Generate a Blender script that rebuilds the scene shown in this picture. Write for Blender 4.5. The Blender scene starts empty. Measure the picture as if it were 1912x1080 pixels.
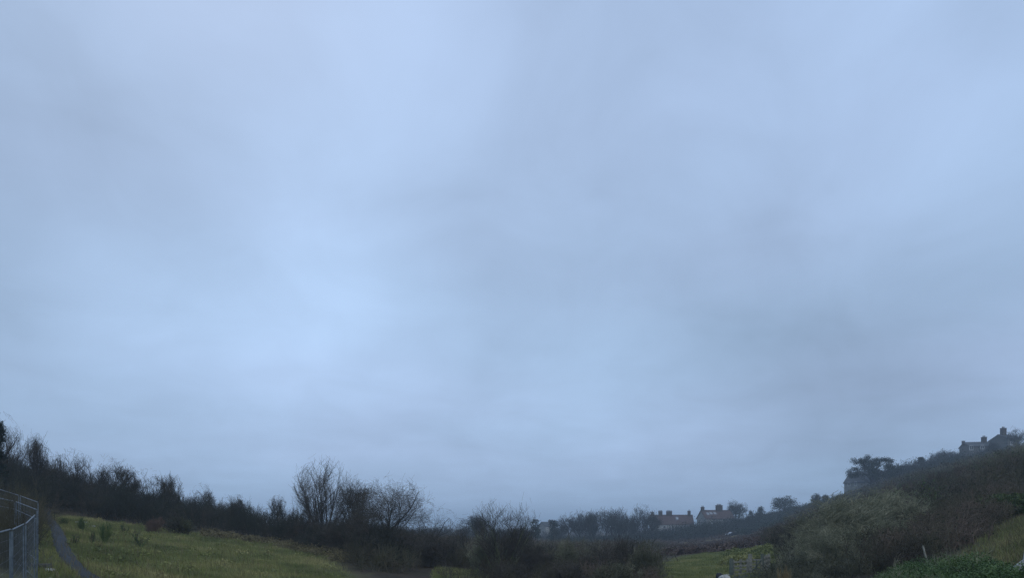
import bpy, math, random
import numpy as np

# ------------------------------------------------------------------ camera
F, CX, HY = 1139.0, 956.0, 985.0           # focal length / centre / eye level of the 1912 px wide photograph
scene = bpy.context.scene
cam = bpy.data.cameras.new('camera')
cam.sensor_width = 36.0
cam.lens = 36.0 * F / 1912.0
cam.shift_y = (HY - 540.0) / 1912.0        # level camera with a raised lens: eye level sits low in the frame
cam.clip_start = 0.1
cam.clip_end = 12000
cob = bpy.data.objects.new('camera', cam)
cob.location = (0, 0, 0)
cob.rotation_euler = (math.radians(90), 0, 0)
scene.collection.objects.link(cob)
scene.camera = cob

# ------------------------------------------------------------------ render / exposure
scene.view_settings.view_transform = 'Standard'
scene.view_settings.look = 'None'
scene.view_settings.gamma = 1
scene.view_settings.exposure = 0.0
scene.cycles.use_denoising = True
scene.cycles.use_adaptive_sampling = False
scene.cycles.denoising_prefilter = 'NONE'
scene.cycles.max_bounces = 5
scene.cycles.diffuse_bounces = 2
scene.cycles.volume_bounces = 1
scene.cycles.transparent_max_bounces = 4

# ------------------------------------------------------------------ world: overcast sky
world = bpy.data.worlds.new("World")
scene.world = world
world.use_nodes = True
nt = world.node_tree
nt.nodes.clear()
def N(t, **k):
    n = nt.nodes.new(t)
    for a, b in k.items():
        setattr(n, a, b)
    return n
def L(a, b): nt.links.new(a, b)
def M(op, a, b=None, c=None):
    n = N('ShaderNodeMath', operation=op)
    for i, v in enumerate((a, b, c)):
        if v is None: continue
        if isinstance(v, (int, float)): n.inputs[i].default_value = v
        else: L(v, n.inputs[i])
    return n.outputs[0]
tc = N('ShaderNodeTexCoord')
nrm = N('ShaderNodeVectorMath', operation='NORMALIZE'); L(tc.outputs['Generated'], nrm.inputs[0])
D = nrm.outputs[0]
sep = N('ShaderNodeSeparateXYZ'); L(D, sep.inputs[0])
dz = sep.outputs['Z']
SUN_EL, SUN_AZ = math.radians(48), math.radians(-28)
nish = N('ShaderNodeTexSky', sky_type='NISHITA')
nish.sun_disc = False; nish.sun_elevation = SUN_EL; nish.sun_rotation = SUN_AZ
nish.dust_density = 4.0
# brightness of the cloud deck: soft lobes (px, py, tightness, amount) in sky directions
SKY_BLOBS = [
    (780, 90, 26, .14), (820, 180, 60, .06), (650, 260, 40, .10), (590, 420, 40, .05), (400, 620, 14, .22), (650, 600, 24, .12), (150, 640, 40, .08),
    (1100, 720, 20, .10), (1200, 640, 60, .06), (1760, 200, 14, .10), (1500, 60, 20, .03), (330, 60, 60, .05),
    (1000, 480, 16, -.08), (1300, 520, 14, -.10), (840, 420, 60, -.05), (1550, 690, 20, -.17), (1850, 640, 24, -.08), (700, 720, 16, .05), (40, 300, 12, -.17), (20, 560, 60, -.08),
    (470, 300, 50, -.06), (420, 500, 60, -.05), (620, 780, 80, -.03), (330, 760, 60, -.05), (1600, 830, 20, -.10), (120, 780, 40, -.09),
    (1000, 860, 30, -.02), (1150, 200, 24, -.03), (560, 120, 50, -.05), (1450, 330, 40, -.03),
]
acc = None
for px, py, k, a in SKY_BLOBS:
    v = np.array([px - CX, F, HY - py]); v /= np.linalg.norm(v)
    dt = N('ShaderNodeVectorMath', operation='DOT_PRODUCT')
    L(D, dt.inputs[0]); dt.inputs[1].default_value = tuple(v)
    e = M('MULTIPLY', M('EXPONENT', M('MULTIPLY', M('SUBTRACT', dt.outputs['Value'], 1.0), float(k) * 4)), a * .95)
    acc = e if acc is None else M('ADD', acc, e)
# cloud texture, projected on a flat deck overhead so it flattens towards the horizon
zz = M('ADD', M('MAXIMUM', dz, 0.0), 0.22)
cx_ = M('DIVIDE', sep.outputs['X'], zz); cy_ = M('DIVIDE', sep.outputs['Y'], zz)
cmb = N('ShaderNodeCombineXYZ'); L(cx_, cmb.inputs[0]); L(cy_, cmb.inputs[1])
def noise(scale, detail, rough, dist, off):
    mp = N('ShaderNodeMapping'); mp.inputs['Location'].default_value = off; L(cmb.outputs[0], mp.inputs[0])
    n = N('ShaderNodeTexNoise'); L(mp.outputs[0], n.inputs['Vector'])
    n.inputs['Scale'].default_value = scale; n.inputs['Detail'].default_value = detail
    n.inputs['Roughness'].default_value = rough; n.inputs['Distortion'].default_value = dist
    return n.outputs['Fac']
n1 = noise(1.3, 3, .45, .5, (3.1, 1.7, 0)); n2 = noise(3.0, 6, .5, .6, (0, 5.2, 2)); n3 = noise(0.8, 2, .4, .0, (7, 2.5, 4))
acc = M('ADD', acc, M('MULTIPLY', M('SUBTRACT', n1, .5), .22))
acc = M('ADD', acc, M('MULTIPLY', M('SUBTRACT', n2, .5), .24))
n4 = N('ShaderNodeTexNoise'); L(D, n4.inputs['Vector']); n4.inputs['Scale'].default_value = 5.0; n4.inputs['Detail'].default_value = 5
n4.inputs['Roughness'].default_value = .52; n4.inputs['Distortion'].default_value = .6
acc = M('ADD', acc, M('MULTIPLY', M('SUBTRACT', n4.outputs['Fac'], .5), .24))
# low streaky bases
z5 = M('ADD', M('MAXIMUM', dz, 0.0), 0.07)
c5 = N('ShaderNodeCombineXYZ'); L(M('DIVIDE', sep.outputs['X'], z5), c5.inputs[0]); L(M('DIVIDE', sep.outputs['Y'], z5), c5.inputs[1])
n5 = N('ShaderNodeTexNoise'); L(c5.outputs[0], n5.inputs['Vector']); n5.inputs['Scale'].default_value = 1.1; n5.inputs['Detail'].default_value = 4
w5 = M('SUBTRACT', 1.0, M('MINIMUM', M('MULTIPLY', M('MAXIMUM', dz, 0.0), 2.4), 1.0))
acc = M('ADD', acc, M('MULTIPLY', M('MULTIPLY', M('SUBTRACT', n5.outputs['Fac'], .5), .26), w5))
# darker, greyer towards the horizon
grad = M('MULTIPLY', M('SUBTRACT', 1.0, M('MINIMUM', M('MULTIPLY', M('MAXIMUM', dz, 0.0), 3.2), 1.0)), -.02)
val = M('ADD', M('ADD', acc, grad), 1.0)
hue = N('ShaderNodeMix', data_type='RGBA')
L(M('MINIMUM', M('MAXIMUM', M('MULTIPLY_ADD', M('SUBTRACT', n3, .5), 2.2, .5), 0.0), 1.0), hue.inputs['Factor'])
hue.inputs['A'].default_value = (.395, .560, .800, 1)      # cyan side
hue.inputs['B'].default_value = (.425, .560, .812, 1)      # violet side
mul = N('ShaderNodeVectorMath', operation='SCALE'); L(hue.outputs['Result'], mul.inputs[0]); L(val, mul.inputs['Scale'])
bgc = N('ShaderNodeBackground'); L(mul.outputs[0], bgc.inputs['Color']); bgc.inputs['Strength'].default_value = 0.96
bgn = N('ShaderNodeBackground'); L(nish.outputs[0], bgn.inputs['Color']); bgn.inputs['Strength'].default_value = 0.002
add = N('ShaderNodeAddShader'); L(bgc.outputs[0], add.inputs[0]); L(bgn.outputs[0], add.inputs[1])
wo = N('ShaderNodeOutputWorld'); L(add.outputs[0], wo.inputs['Surface'])

sun = bpy.data.lights.new('sun', 'SUN'); sun.energy = 0.7; sun.angle = math.radians(40); sun.color = (1, .97, .93)
so = bpy.data.objects.new('sun', sun)
so.rotation_euler = (math.radians(90) - SUN_EL, 0, math.radians(180) - SUN_AZ + math.radians(180))
scene.collection.objects.link(so)

# ------------------------------------------------------------------ helpers
C = scene.collection
def tag(o, label=None, cat=None, group=None, kind=None):
    if label: o['label'] = label
    if cat: o['category'] = cat
    if group: o['group'] = group
    if kind: o['kind'] = kind
    return o
def mesh_obj(name, V, Fq, mat, parent=None, smooth=False, loc=None):
    """V (n,3); Fq list of face arrays (m,3) or (m,4)."""
    V = np.asarray(V, dtype=np.float32)
    if not isinstance(Fq, (list, tuple)): Fq = [Fq]
    Fq = [np.asarray(f, dtype=np.int32) for f in Fq if len(f)]
    me = bpy.data.meshes.new(name)
    me.vertices.add(len(V)); me.vertices.foreach_set('co', V.ravel())
    tot = np.concatenate([np.full(len(f), f.shape[1], np.int32) for f in Fq])
    idx = np.concatenate([f.ravel() for f in Fq])
    st = np.concatenate([[0], np.cumsum(tot)[:-1]]).astype(np.int32)
    me.loops.add(len(idx)); me.loops.foreach_set('vertex_index', idx)
    me.polygons.add(len(tot)); me.polygons.foreach_set('loop_start', st)
    me.polygons.foreach_set('use_smooth', np.full(len(tot), bool(smooth)))
    me.update(calc_edges=True)
    me.materials.append(mat)
    o = bpy.data.objects.new(name, me)
    C.objects.link(o)
    if parent is not None: o.parent = parent
    if loc is not None: o.location = loc
    return o
def empty(name, loc, rz=0):
    o = bpy.data.objects.new(name, None); o.empty_display_size = .3
    o.location = loc; o.rotation_euler = (0, 0, rz); C.objects.link(o); return o

def material(name, c1, c2, scale=3.0, rough=.85, detail=4, bump=0.0, c3=None, world=False, spec=.2, vary=0.0, bscale=None, metallic=0):
    m = bpy.data.materials.new(name); m.use_nodes = True
    t = m.node_tree; b = t.nodes['Principled BSDF']
    b.inputs['Roughness'].default_value = rough; b.inputs['Metallic'].default_value = metallic
    b.inputs['Specular IOR Level'].default_value = spec
    co = t.nodes.new('ShaderNodeTexCoord')
    if world:
        g = t.nodes.new('ShaderNodeNewGeometry'); src = g.outputs['Position']
    else: src = co.outputs['Object']
    n = t.nodes.new('ShaderNodeTexNoise'); n.inputs['Scale'].default_value = scale; n.inputs['Detail'].default_value = detail
    n.inputs['Roughness'].default_value = .6
    t.links.new(src, n.inputs['Vector'])
    r = t.nodes.new('ShaderNodeValToRGB'); t.links.new(n.outputs['Fac'], r.inputs[0])
    r.color_ramp.elements[0].position = .34; r.color_ramp.elements[0].color = (*c1, 1)
    r.color_ramp.elements[1].position = .66; r.color_ramp.elements[1].color = (*c2, 1)
    if c3: e = r.color_ramp.elements.new(.5); e.color = (*c3, 1)
    outc = r.outputs[0]
    if vary:
        oi = t.nodes.new('ShaderNodeObjectInfo')
        hs = t.nodes.new('ShaderNodeHueSaturation')
        mr = t.nodes.new('ShaderNodeMapRange'); t.links.new(oi.outputs['Random'], mr.inputs[0])
        mr.inputs['To Min'].default_value = 1 - vary; mr.inputs['To Max'].default_value = 1 + vary
        t.links.new(mr.outputs[0], hs.inputs['Value']); t.links.new(outc, hs.inputs['Color']); outc = hs.outputs[0]
    t.links.new(outc, b.inputs['Base Color'])
    if bump:
        n2 = t.nodes.new('ShaderNodeTexNoise'); n2.inputs['Scale'].default_value = bscale or scale * 6; n2.inputs['Detail'].default_value = 5
        t.links.new(src, n2.inputs['Vector'])
        bp = t.nodes.new('ShaderNodeBump'); bp.inputs['Strength'].default_value = bump; bp.inputs['Distance'].default_value = .05
        t.links.new(n2.outputs['Fac'], bp.inputs['Height']); t.links.new(bp.outputs[0], b.inputs['Normal'])
    return m

MT = dict(
    bark=material('bark_dark', (.030, .026, .022), (.075, .066, .055), 4, vary=.2),
    twig=material('twig_dark', (.040, .036, .030), (.090, .080, .066), 1.2, vary=.2),
    twig_far=material('twig_far', (.035, .038, .038), (.060, .064, .062), 1.0, vary=.15),
    twig_green=material('twig_lichen', (.12, .125, .075), (.34, .33, .225), .8, c3=(.195, .195, .125), vary=.15),
    twig_olive=material('twig_olive', (.065, .068, .042), (.17, .165, .11), .8, c3=(.10, .10, .062), vary=.2),
    bark_green=material('bark_lichen', (.06, .075, .04), (.14, .15, .09), 3, vary=.15),
    twig_red=material('twig_reddish', (.080, .052, .040), (.135, .090, .068), 1.0, vary=.2),
    twig_gold=material('twig_golden', (.18, .13, .06), (.28, .21, .10), 1.0),
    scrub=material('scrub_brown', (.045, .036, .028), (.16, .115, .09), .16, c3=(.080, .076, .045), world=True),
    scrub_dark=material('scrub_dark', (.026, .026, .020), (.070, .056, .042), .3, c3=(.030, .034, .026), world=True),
    leaf_dark=material('leaf_evergreen', (.012, .022, .017), (.026, .042, .028), 1.2, rough=.6, vary=.2),
    leaf_scrub=material('leaf_scrub', (.030, .045, .020), (.070, .075, .035), .5, rough=.7, c3=(.045, .040, .028), world=True),
    leaf_gorse=material('leaf_gorse', (.035, .065, .022), (.11, .14, .045), 1.5, rough=.7, vary=.25),
    leaf_ivy=material('leaf_ivy', (.045, .070, .022), (.105, .155, .045), 1.6, rough=.6, spec=.3, c3=(.060, .110, .030), world=True),
    blade=material('grass_blade', (.090, .112, .042), (.33, .30, .125), .30, c3=(.18, .198, .066), world=True),
    straw=material('straw', (.10, .085, .045), (.20, .17, .09), .5, world=True),
    asphalt=material('asphalt', (.020, .023, .027), (.040, .045, .050), 9, rough=.75, bump=.3, world=True, bscale=60),
    stone=material('stone', (.08, .08, .075), (.17, .165, .15), 6, bump=.5),
    steel=material('galvanised_steel', (.085, .105, .125), (.19, .22, .25), 5, rough=.5, metallic=.4),
    wood=material('weathered_wood', (.15, .15, .12), (.32, .31, .26), 5, bump=.3),
    wood_dark=material('damp_wood', (.08, .10, .08), (.15, .17, .14), 5, bump=.3),
    rock=material('pale_rock', (.30, .30, .28), (.55, .54, .50), 5, bump=.5),
    plank=material('grey_white_paint', (.24, .25, .25), (.42, .42, .42), 4, bump=.2),
    render=material('white_render', (.34, .34, .33), (.48, .48, .46), 1.0),
    render_grey=material('grey_render', (.20, .20, .19), (.28, .28, .26), 1.0),
    roof_red=material('red_tile', (.062, .044, .043), (.10, .068, .062), 1.5, bump=.6, bscale=4),
    roof_slate=material('slate', (.050, .055, .062), (.09, .095, .10), 1.5, bump=.5, bscale=4),
    brick=material('chimney_brick', (.055, .047, .044), (.095, .08, .072), 2),
    glass=material('window_glass', (.03, .035, .04), (.05, .055, .06), 1, rough=.08, spec=.9),
    skyglass_sheen=material('skylight_glass_and_car_sheen', (.18, .20, .22), (.26, .28, .3), 1, rough=.06, spec=1.0),  # pale skylight glass; on the car its paleness stands for reflected sky
    frame=material('white_frame', (.55, .55, .53), (.68, .68, .66), 3),
    carpaint=material('dark_car_paint', (.012, .014, .018), (.02, .022, .028), 3, rough=.25, spec=.6),
    rubber=material('rubber', (.012, .012, .012), (.02, .02, .02), 3),
    lamp=material('headlamp_lens', (.75, .75, .75), (.85, .85, .85), 3, rough=.1, spec=.8),
)

# ------------------------------------------------------------------ terrain
COLS = np.array([-1500, -400, 0, 100, 250, 400, 600, 800, 950, 1100, 1250, 1400, 1550, 1700, 1912, 2400, 3600], float)
ROWS = {
    4:    [-1.0, -1.6, -2.3, -2.4, -2.6, -2.9, -3.1, -3.3, -3.4, -3.5, -3.5, -3.3, -2.9, -2.4, -2.0, -1.5, -1.0],
    9:    [0.5, -1.0, -1.9, -2.0, -2.4, -2.7, -3.0, -3.2, -3.4, -3.5, -3.5, -3.3, -2.8, -2.2, -1.7, -0.5, 0.8],
    15:   [2.0, -0.3, -1.45, -1.7, -2.1, -2.5, -2.8, -3.1, -3.3, -3.5, -3.5, -3.3, -2.7, -2.0, -1.25, 0.5, 3.0],
    22:   [3.0, 0.5, -0.8, -1.3, -1.8, -2.3, -2.7, -3.1, -3.4, -3.5, -3.5, -3.3, -2.7, -1.8, -0.65, 1.4, 4.5],
    30:   [4.0, 1.6, 0.0, -0.6, -1.3, -1.9, -2.5, -3.1, -3.4, -3.6, -3.6, -3.4, -2.6, -1.5, 0.1, 2.4, 6.0],
    50:   [8.0, 4.5, 2.0, 0.8, 0.0, -0.9, -1.8, -3.0, -3.6, -3.8, -3.7, -3.5, -1.9, 0.2, 3.0, 6.0, 11.0],
    75:   [14, 11, 7.2, 5.0, 3.0, 1.0, -1.0, -3.0, -3.8, -4.0, -3.8, -3.2, -0.6, 2.6, 7.4, 13.0, 18.0],
    120:  [16, 12, 8.5, 6.2, 3.8, 1.2, -1.6, -4.0, -4.8, -5.0, -4.8, -4.3, 1.0, 6.6, 13.0, 21.0, 26.0],
    180:  [17, 12, 8.5, 6.0, 3.0, 0.5, -3.0, -5.0, -5.6, -5.8, -5.9, -5.2, 4.4, 13.0, 21.0, 28.0, 32.0],
    240:  [17, 12, 8.0, 5.5, 2.0, -1.0, -4.0, -5.5, -6.0, -6.0, -6.3, -5.4, 8.6, 18.6, 28.5, 34.0, 38.0],
    300:  [17, 12, 7.0, 4.5, 1.0, -2.0, -5.0, -6.0, -6.2, -6.0, -4.2, 4.2, 12.4, 20.0, 30.0, 36.0, 40.0],
    450:  [16, 10, 6.0, 3.5, 0.0, -3.0, -6.0, -6.5, -6.5, -6.0, -3.0, 5.5, 13.0, 20.0, 31.0, 37.0, 42.0],
    1000: [12, 6, 2.0, 0, -2, -4, -7, -7.0, -7.0, -7.0, -5.0, -2.0, 5.0, 12.0, 20.0, 30.0, 40.0],
    5000: [0, -4, -6, -6, -7, -8, -8, -8.0, -8.0, -8.0, -8.0, -8.0, -8.0, -8.0, -8.0, 0.0, 0.0],
}
_d = np.array(list(ROWS.keys()), float); _T = np.array(list(ROWS.values()), float)
_pu = np.linspace(COLS[0], COLS[-1], 256); _lu = np.linspace(np.log(_d[0]), np.log(_d[-1]), 220)
_A = np.array([np.interp(_pu, COLS, r) for r in _T])
_A = np.array([np.interp(_lu, np.log(_d), _A[:, j]) for j in range(256)]).T
for _ in range(3):
    p = np.pad(_A, ((2, 2), (3, 3)), mode='edge')
    _A = sum(p[2 + i:2 + i + 220, 3:-3] for i in (-2, -1, 0, 1, 2)) / 5
    p = np.pad(_A, ((0, 0), (3, 3)), mode='edge')
    _A = sum(p[:, 3 + i:3 + i + 256] for i in range(-3, 4)) / 7
def ground(x, y):
    x = np.asarray(x, float); y = np.asarray(y, float)
    yy = np.maximum(y, 4.0)
    px = CX + F * x / yy
    d = np.minimum(np.maximum(np.hypot(yy, x * .25), 4.0), 5000)
    u = np.clip((px - _pu[0]) / (_pu[1] - _pu[0]), 0, 254.999); v = np.clip((np.log(d) - _lu[0]) / (_lu[1] - _lu[0]), 0, 218.999)
    i = u.astype(int); j = v.astype(int); fu = u - i; fv = v - j
    z = (_A[j, i] * (1 - fu) + _A[j, i + 1] * fu) * (1 - fv) + (_A[j + 1, i] * (1 - fu) + _A[j + 1, i + 1] * fu) * fv
    k = np.clip(d / 60, .35, 2.0)
    z = z + k * (.10 * np.sin(x * .61 + 1.3 * np.sin(y * .23)) * np.cos(y * .47 + .8) + .05 * np.sin(x * 1.7 + y * 1.1) + .04 * np.cos(y * 1.9 - x * .9))
    return z
def gz(x, y): return float(ground(x, y))
def at(px, d): 
    x = (px - CX) / F * d
    return x, d, gz(x, d)
def zpix(py, d): return (HY - py) / F * d

# axes denser near the camera
def axis(a, b, n, s):
    t = np.linspace(np.arcsinh(a / s), np.arcsinh(b / s), n); return np.sinh(t) * s
gx = axis(-5000, 5000, 460, 25); gy = np.concatenate([np.linspace(-60, 2, 14)[:-1], axis(2, 6000, 440, 22)])
X, Y = np.meshgrid(gx, gy); Z = ground(X, Y)
nx, ny = len(gx), len(gy)
ii, jj = np.meshgrid(np.arange(nx - 1), np.arange(ny - 1)); b0 = (jj * nx + ii).ravel()
ground_faces = np.stack([b0, b0 + 1, b0 + nx + 1, b0 + nx], 1)

# cover: 1 = open turf, 0 = leaf litter and scrub
def poly_mask(x, y, poly, soft):
    """signed-distance style soft inside test on a polygon of ground points"""
    P = np.array(poly, float); n = len(P); inside = np.zeros(x.shape, bool); dist = np.full(x.shape, 1e9)
    for a in range(n):
        x1, y1 = P[a]; x2, y2 = P[(a + 1) % n]
        c = ((y1 > y) != (y2 > y)) & (x < (x2 - x1) * (y - y1) / (y2 - y1 + 1e-12) + x1); inside ^= c
        ex, ey = x2 - x1, y2 - y1; t = np.clip(((x - x1) * ex + (y - y1) * ey) / (ex * ex + ey * ey + 1e-12), 0, 1)
        dist = np.minimum(dist, np.hypot(x - x1 - t * ex, y - y1 - t * ey))
    sd = np.where(inside, dist, -dist)
    return np.clip(sd / soft + .5, 0, 1)
def gp(px, d): return ((px - CX) / F * d, d)
TURF_LEFT = [gp(60, 8), gp(90, 30), gp(85, 47), gp(200, 49), gp(330, 50), gp(480, 50), gp(560, 48), gp(610, 38), gp(640, 30), gp(700, 20), gp(800, 8), (-3, 3), (-8, 3)]
TURF_MID = [gp(828, 34), gp(830, 45), gp(895, 45), gp(895, 34)]
TURF_GATE = [gp(1200, 30), gp(1225, 52), gp(1250, 66), gp(1300, 80), gp(1425, 84), gp(1440, 50), gp(1440, 34), gp(1350, 30)]
TURF_RIGHT = [gp(1790, 17), gp(1830, 24), gp(1880, 30), gp(2000, 33), gp(2400, 30), gp(2400, 10), gp(1950, 12)]
NEAR = [(-40, -58), (60, -58), (60, 6), (20, 13), (-1, 14), (-20, 10), (-40, 8)]
FAR_RIGHT = [gp(1950, 12), gp(1990, 32), gp(3400, 30), gp(3600, 8)]
def turf(x, y):
    m = np.maximum(poly_mask(x, y, NEAR, 4), poly_mask(x, y, FAR_RIGHT, 4))
    for P_, s in ((TURF_LEFT, 4), (TURF_MID, 1.5), (TURF_GATE, 5), (TURF_RIGHT, 3)):
        m = np.maximum(m, poly_mask(x, y, P_, s))
    return m
gm = bpy.data.materials.new('ground'); gm.use_nodes = True
t = gm.node_tree; b = t.nodes['Principled BSDF']; b.inputs['Roughness'].default_value = .95; b.inputs['Specular IOR Level'].default_value = .1
geo = t.nodes.new('ShaderNodeNewGeometry')
def gn(scale, det=5, rough=.6):
    n = t.nodes.new('ShaderNodeTexNoise'); n.inputs['Scale'].default_value = scale; n.inputs['Detail'].default_value = det
    n.inputs['Roughness'].default_value = rough; t.links.new(geo.outputs['Position'], n.inputs['Vector']); return n.outputs['Fac']
def ramp(fac, stops):
    r = t.nodes.new('ShaderNodeValToRGB'); t.links.new(fac, r.inputs[0])
    while len(r.color_ramp.elements) < len(stops): r.color_ramp.elements.new(.5)
    for e, (p, c) in zip(r.color_ramp.elements, stops): e.position = p; e.color = (*c, 1)
    return r.outputs[0]
def mix(fac, a, bb):
    m = t.nodes.new('ShaderNodeMix'); m.data_type = 'RGBA'; t.links.new(fac, m.inputs['Factor']); t.links.new(a, m.inputs['A']); t.links.new(bb, m.inputs['B']); return m.outputs['Result']
g_big = ramp(gn(.12), [(.32, (.065, .078, .034)), (.5, (.13, .14, .052)), (.68, (.22, .195, .085))])
g_fine = ramp(gn(2.2, 8, .7), [(.35, (.050, .062, .018)), (.55, (.115, .135, .032)), (.72, (.20, .18, .07))])
mx = t.nodes.new('ShaderNodeMix'); mx.data_type = 'RGBA'; mx.inputs['Factor'].default_value = .5
t.links.new(g_big, mx.inputs['A']); t.links.new(g_fine, mx.inputs['B'])
litter = ramp(gn(.5, 8, .7), [(.3, (.030, .026, .020)), (.5, (.055, .043, .032)), (.7, (.085, .062, .046))])
att = t.nodes.new('ShaderNodeAttribute'); att.attribute_name = 'cover'
thr = t.nodes.new('ShaderNodeMath'); thr.operation = 'MULTIPLY_ADD'
nn = gn(.9, 6, .7); t.links.new(nn, thr.inputs[0]); thr.inputs[1].default_value = 1.4; thr.inputs[2].default_value = -.7
ad = t.nodes.new('ShaderNodeMath'); ad.operation = 'ADD'; ad.use_clamp = True
t.links.new(thr.outputs[0], ad.inputs[0]); t.links.new(att.outputs['Fac'], ad.inputs[1])
t.links.new(mix(ad.outputs[0], litter, mx.outputs['Result']), b.inputs['Base Color'])
bp = t.nodes.new('ShaderNodeBump'); bp.inputs['Strength'].default_value = .8; bp.inputs['Distance'].default_value = .12
t.links.new(gn(5, 8, .7), bp.inputs['Height']); t.links.new(bp.outputs[0], b.inputs['Normal'])
go = mesh_obj('ground', np.stack([X, Y, Z], -1).reshape(-1, 3), ground_faces, gm, smooth=True)
tag(go, kind='structure')
ca = go.data.attributes.new('cover', 'FLOAT', 'POINT'); ca.data.foreach_set('value', turf(X, Y).ravel().astype(np.float32))

# ribbons laid on the terrain (footpath, track)
def ribbon(name, pts, widths, mat, lift=.03, n=80, cross=7, kind='structure'):
    P = np.array(pts, float); s = np.linspace(0, len(P) - 1, n)
    def cr(a):
        i = np.clip(s.astype(int), 0, len(P) - 2); f = s - i
        q = lambda k: a[np.clip(i + k, 0, len(P) - 1)]
        p0, p1, p2, p3 = q(-1), q(0), q(1), q(2)
        return .5 * (2 * p1 + (p2 - p0) * f + (2 * p0 - 5 * p1 + 4 * p2 - p3) * f ** 2 + (3 * p1 - p0 - 3 * p2 + p3) * f ** 3)
    x, y = cr(P[:, 0]), cr(P[:, 1]); w = cr(np.array(widths, float))
    rr = np.random.default_rng(4)
    tx, ty = np.gradient(x), np.gradient(y); l = np.hypot(tx, ty); nxn, nyn = -ty / l, tx / l
    c = np.linspace(-.5, .5, cross)
    edge = 1 + .10 * np.sin(np.arange(n) * 1.3) + .06 * rr.normal(size=n)
    XX = x[:, None] + nxn[:, None] * c * (w * edge)[:, None]; YY = y[:, None] + nyn[:, None] * c * (w * edge)[:, None]
    ZZ = ground(XX, YY) + lift + .02 * (1 - (2 * c) ** 2)
    # skirt edges go into the turf
    ZZ[:, 0] -= lift + .03; ZZ[:, -1] -= lift + .03
    a, bb = np.meshgrid(np.arange(n - 1), np.arange(cross - 1), indexing='ij'); q0 = (a * cross + bb).ravel()
    o = mesh_obj(name, np.stack([XX, YY, ZZ], -1).reshape(-1, 3), np.stack([q0, q0 + cross, q0 + cross + 1, q0 + 1], 1), mat, smooth=True)
    return tag(o, kind=kind)
ribbon('footpath', [gp(86, 50), gp(92, 42), gp(103, 35), gp(111, 30), gp(116, 26), gp(132, 22.5), gp(160, 20), gp(200, 17.5), gp(270, 14), gp(420, 9)],
       [.6, .6, .6, .62, .62, .64, .66, .68, .7, .7], MT['asphalt'], lift=.05)
ribbon('gate_path', [gp(1470, 38), gp(1440, 40), gp(1412, 41), gp(1395, 40.5), gp(1370, 37.5), gp(1340, 33), gp(1250, 24)], [2.2, 2.6, 2.6, 2.4, 2.2, 2, 2], MT['asphalt'], lift=.05)
ribbon('farm_track', [gp(1160, 205), gp(1240, 204), gp(1300, 212), gp(1360, 226), gp(1420, 236), gp(1500, 250)], [3, 3, 3, 3, 3, 3], MT['straw'], lift=.25)

# ------------------------------------------------------------------ strands (stems, limbs, twigs) and leaves as arrays
def unit(v): return v / np.maximum(np.linalg.norm(v, axis=-1, keepdims=True), 1e-9)
def strand(rng, base, d, length, r0, r1, segs, wob, up):
    n = len(base); P = np.empty((n, segs + 1, 3)); P[:, 0] = base; d = unit(d)
    for s in range(segs):
        d = unit(d + rng.normal(0, wob, (n, 3)) + np.array([0, 0, up]))
        P[:, s + 1] = P[:, s] + d * (length / segs)[:, None]
    f = np.linspace(0, 1, segs + 1); R = r0[:, None] * (1 - f) + r1[:, None] * f
    return P, R
def sprout(rng, P, R, k, t0, t1, ang, ang_sd):
    n, S = len(P), P.shape[1] - 1
    idx = np.repeat(np.arange(n), k); tt = rng.uniform(t0, t1, len(idx)) * S
    i = np.minimum(tt.astype(int), S - 1); f = (tt - i)[:, None]
    a, b_ = P[idx, i], P[idx, i + 1]; base = a * (1 - f) + b_ * f; tan = unit(b_ - a)
    perp = unit(np.cross(tan, rng.normal(size=(len(idx), 3))))
    th = rng.normal(ang, ang_sd, len(idx))[:, None]
    d = tan * np.cos(th) + perp * np.sin(th)
    r = R[idx, i]
    return base, d, r
def tubes(P, R, sides):
    n, S1 = P.shape[:2]
    T = unit(np.gradient(P, axis=1)); ref = np.where(np.abs(T[..., 2:3]) > .9, np.array([1., 0, 0]), np.array([0, 0, 1.]))
    U = unit(np.cross(T, ref)); W = np.cross(T, U)
    a = np.arange(sides) / sides * 2 * math.pi
    V = P[:, :, None] + R[:, :, None, None] * (U[:, :, None] * np.cos(a)[:, None] + W[:, :, None] * np.sin(a)[:, None])
    V = V.reshape(-1, 3)
    bi = (np.arange(n)[:, None, None] * S1 + np.arange(S1 - 1)[None, :, None]) * sides
    k = np.arange(sides)[None, None]; k2 = (k + 1) % sides
    Q = np.stack([bi + k, bi + k2, bi + sides + k2, bi + sides + k], -1).reshape(-1, 4)
    return V, Q
def leaves(rng, pts, size, spread=0.0, aspect=.6, up=0.0):
    n = len(pts); pts = pts + rng.normal(0, 1, (n, 3)) * spread
    a = unit(rng.normal(size=(n, 3)) + np.array([0, 0, up])); b_ = unit(np.cross(a, rng.normal(size=(n, 3))))
    s = size * rng.uniform(.6, 1.3, n)[:, None]
    c = unit(np.cross(a, b_)) * s * .15
    V = np.stack([pts, pts + a * s * .5 + b_ * s * aspect * .5 + c, pts + a * s, pts + a * s * .5 - b_ * s * aspect * .5 + c], 1).reshape(-1, 3)
    q = np.arange(n)[:, None] * 4
    return V, np.concatenate([q, q + 1, q + 2, q + 3], 1)
def join(parts):
    Vs, Fs, o = [], [], 0
    for V, Q in parts:
        Vs.append(V); Fs.append(Q + o); o += len(V)
    return np.concatenate(Vs), np.concatenate(Fs)
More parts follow.
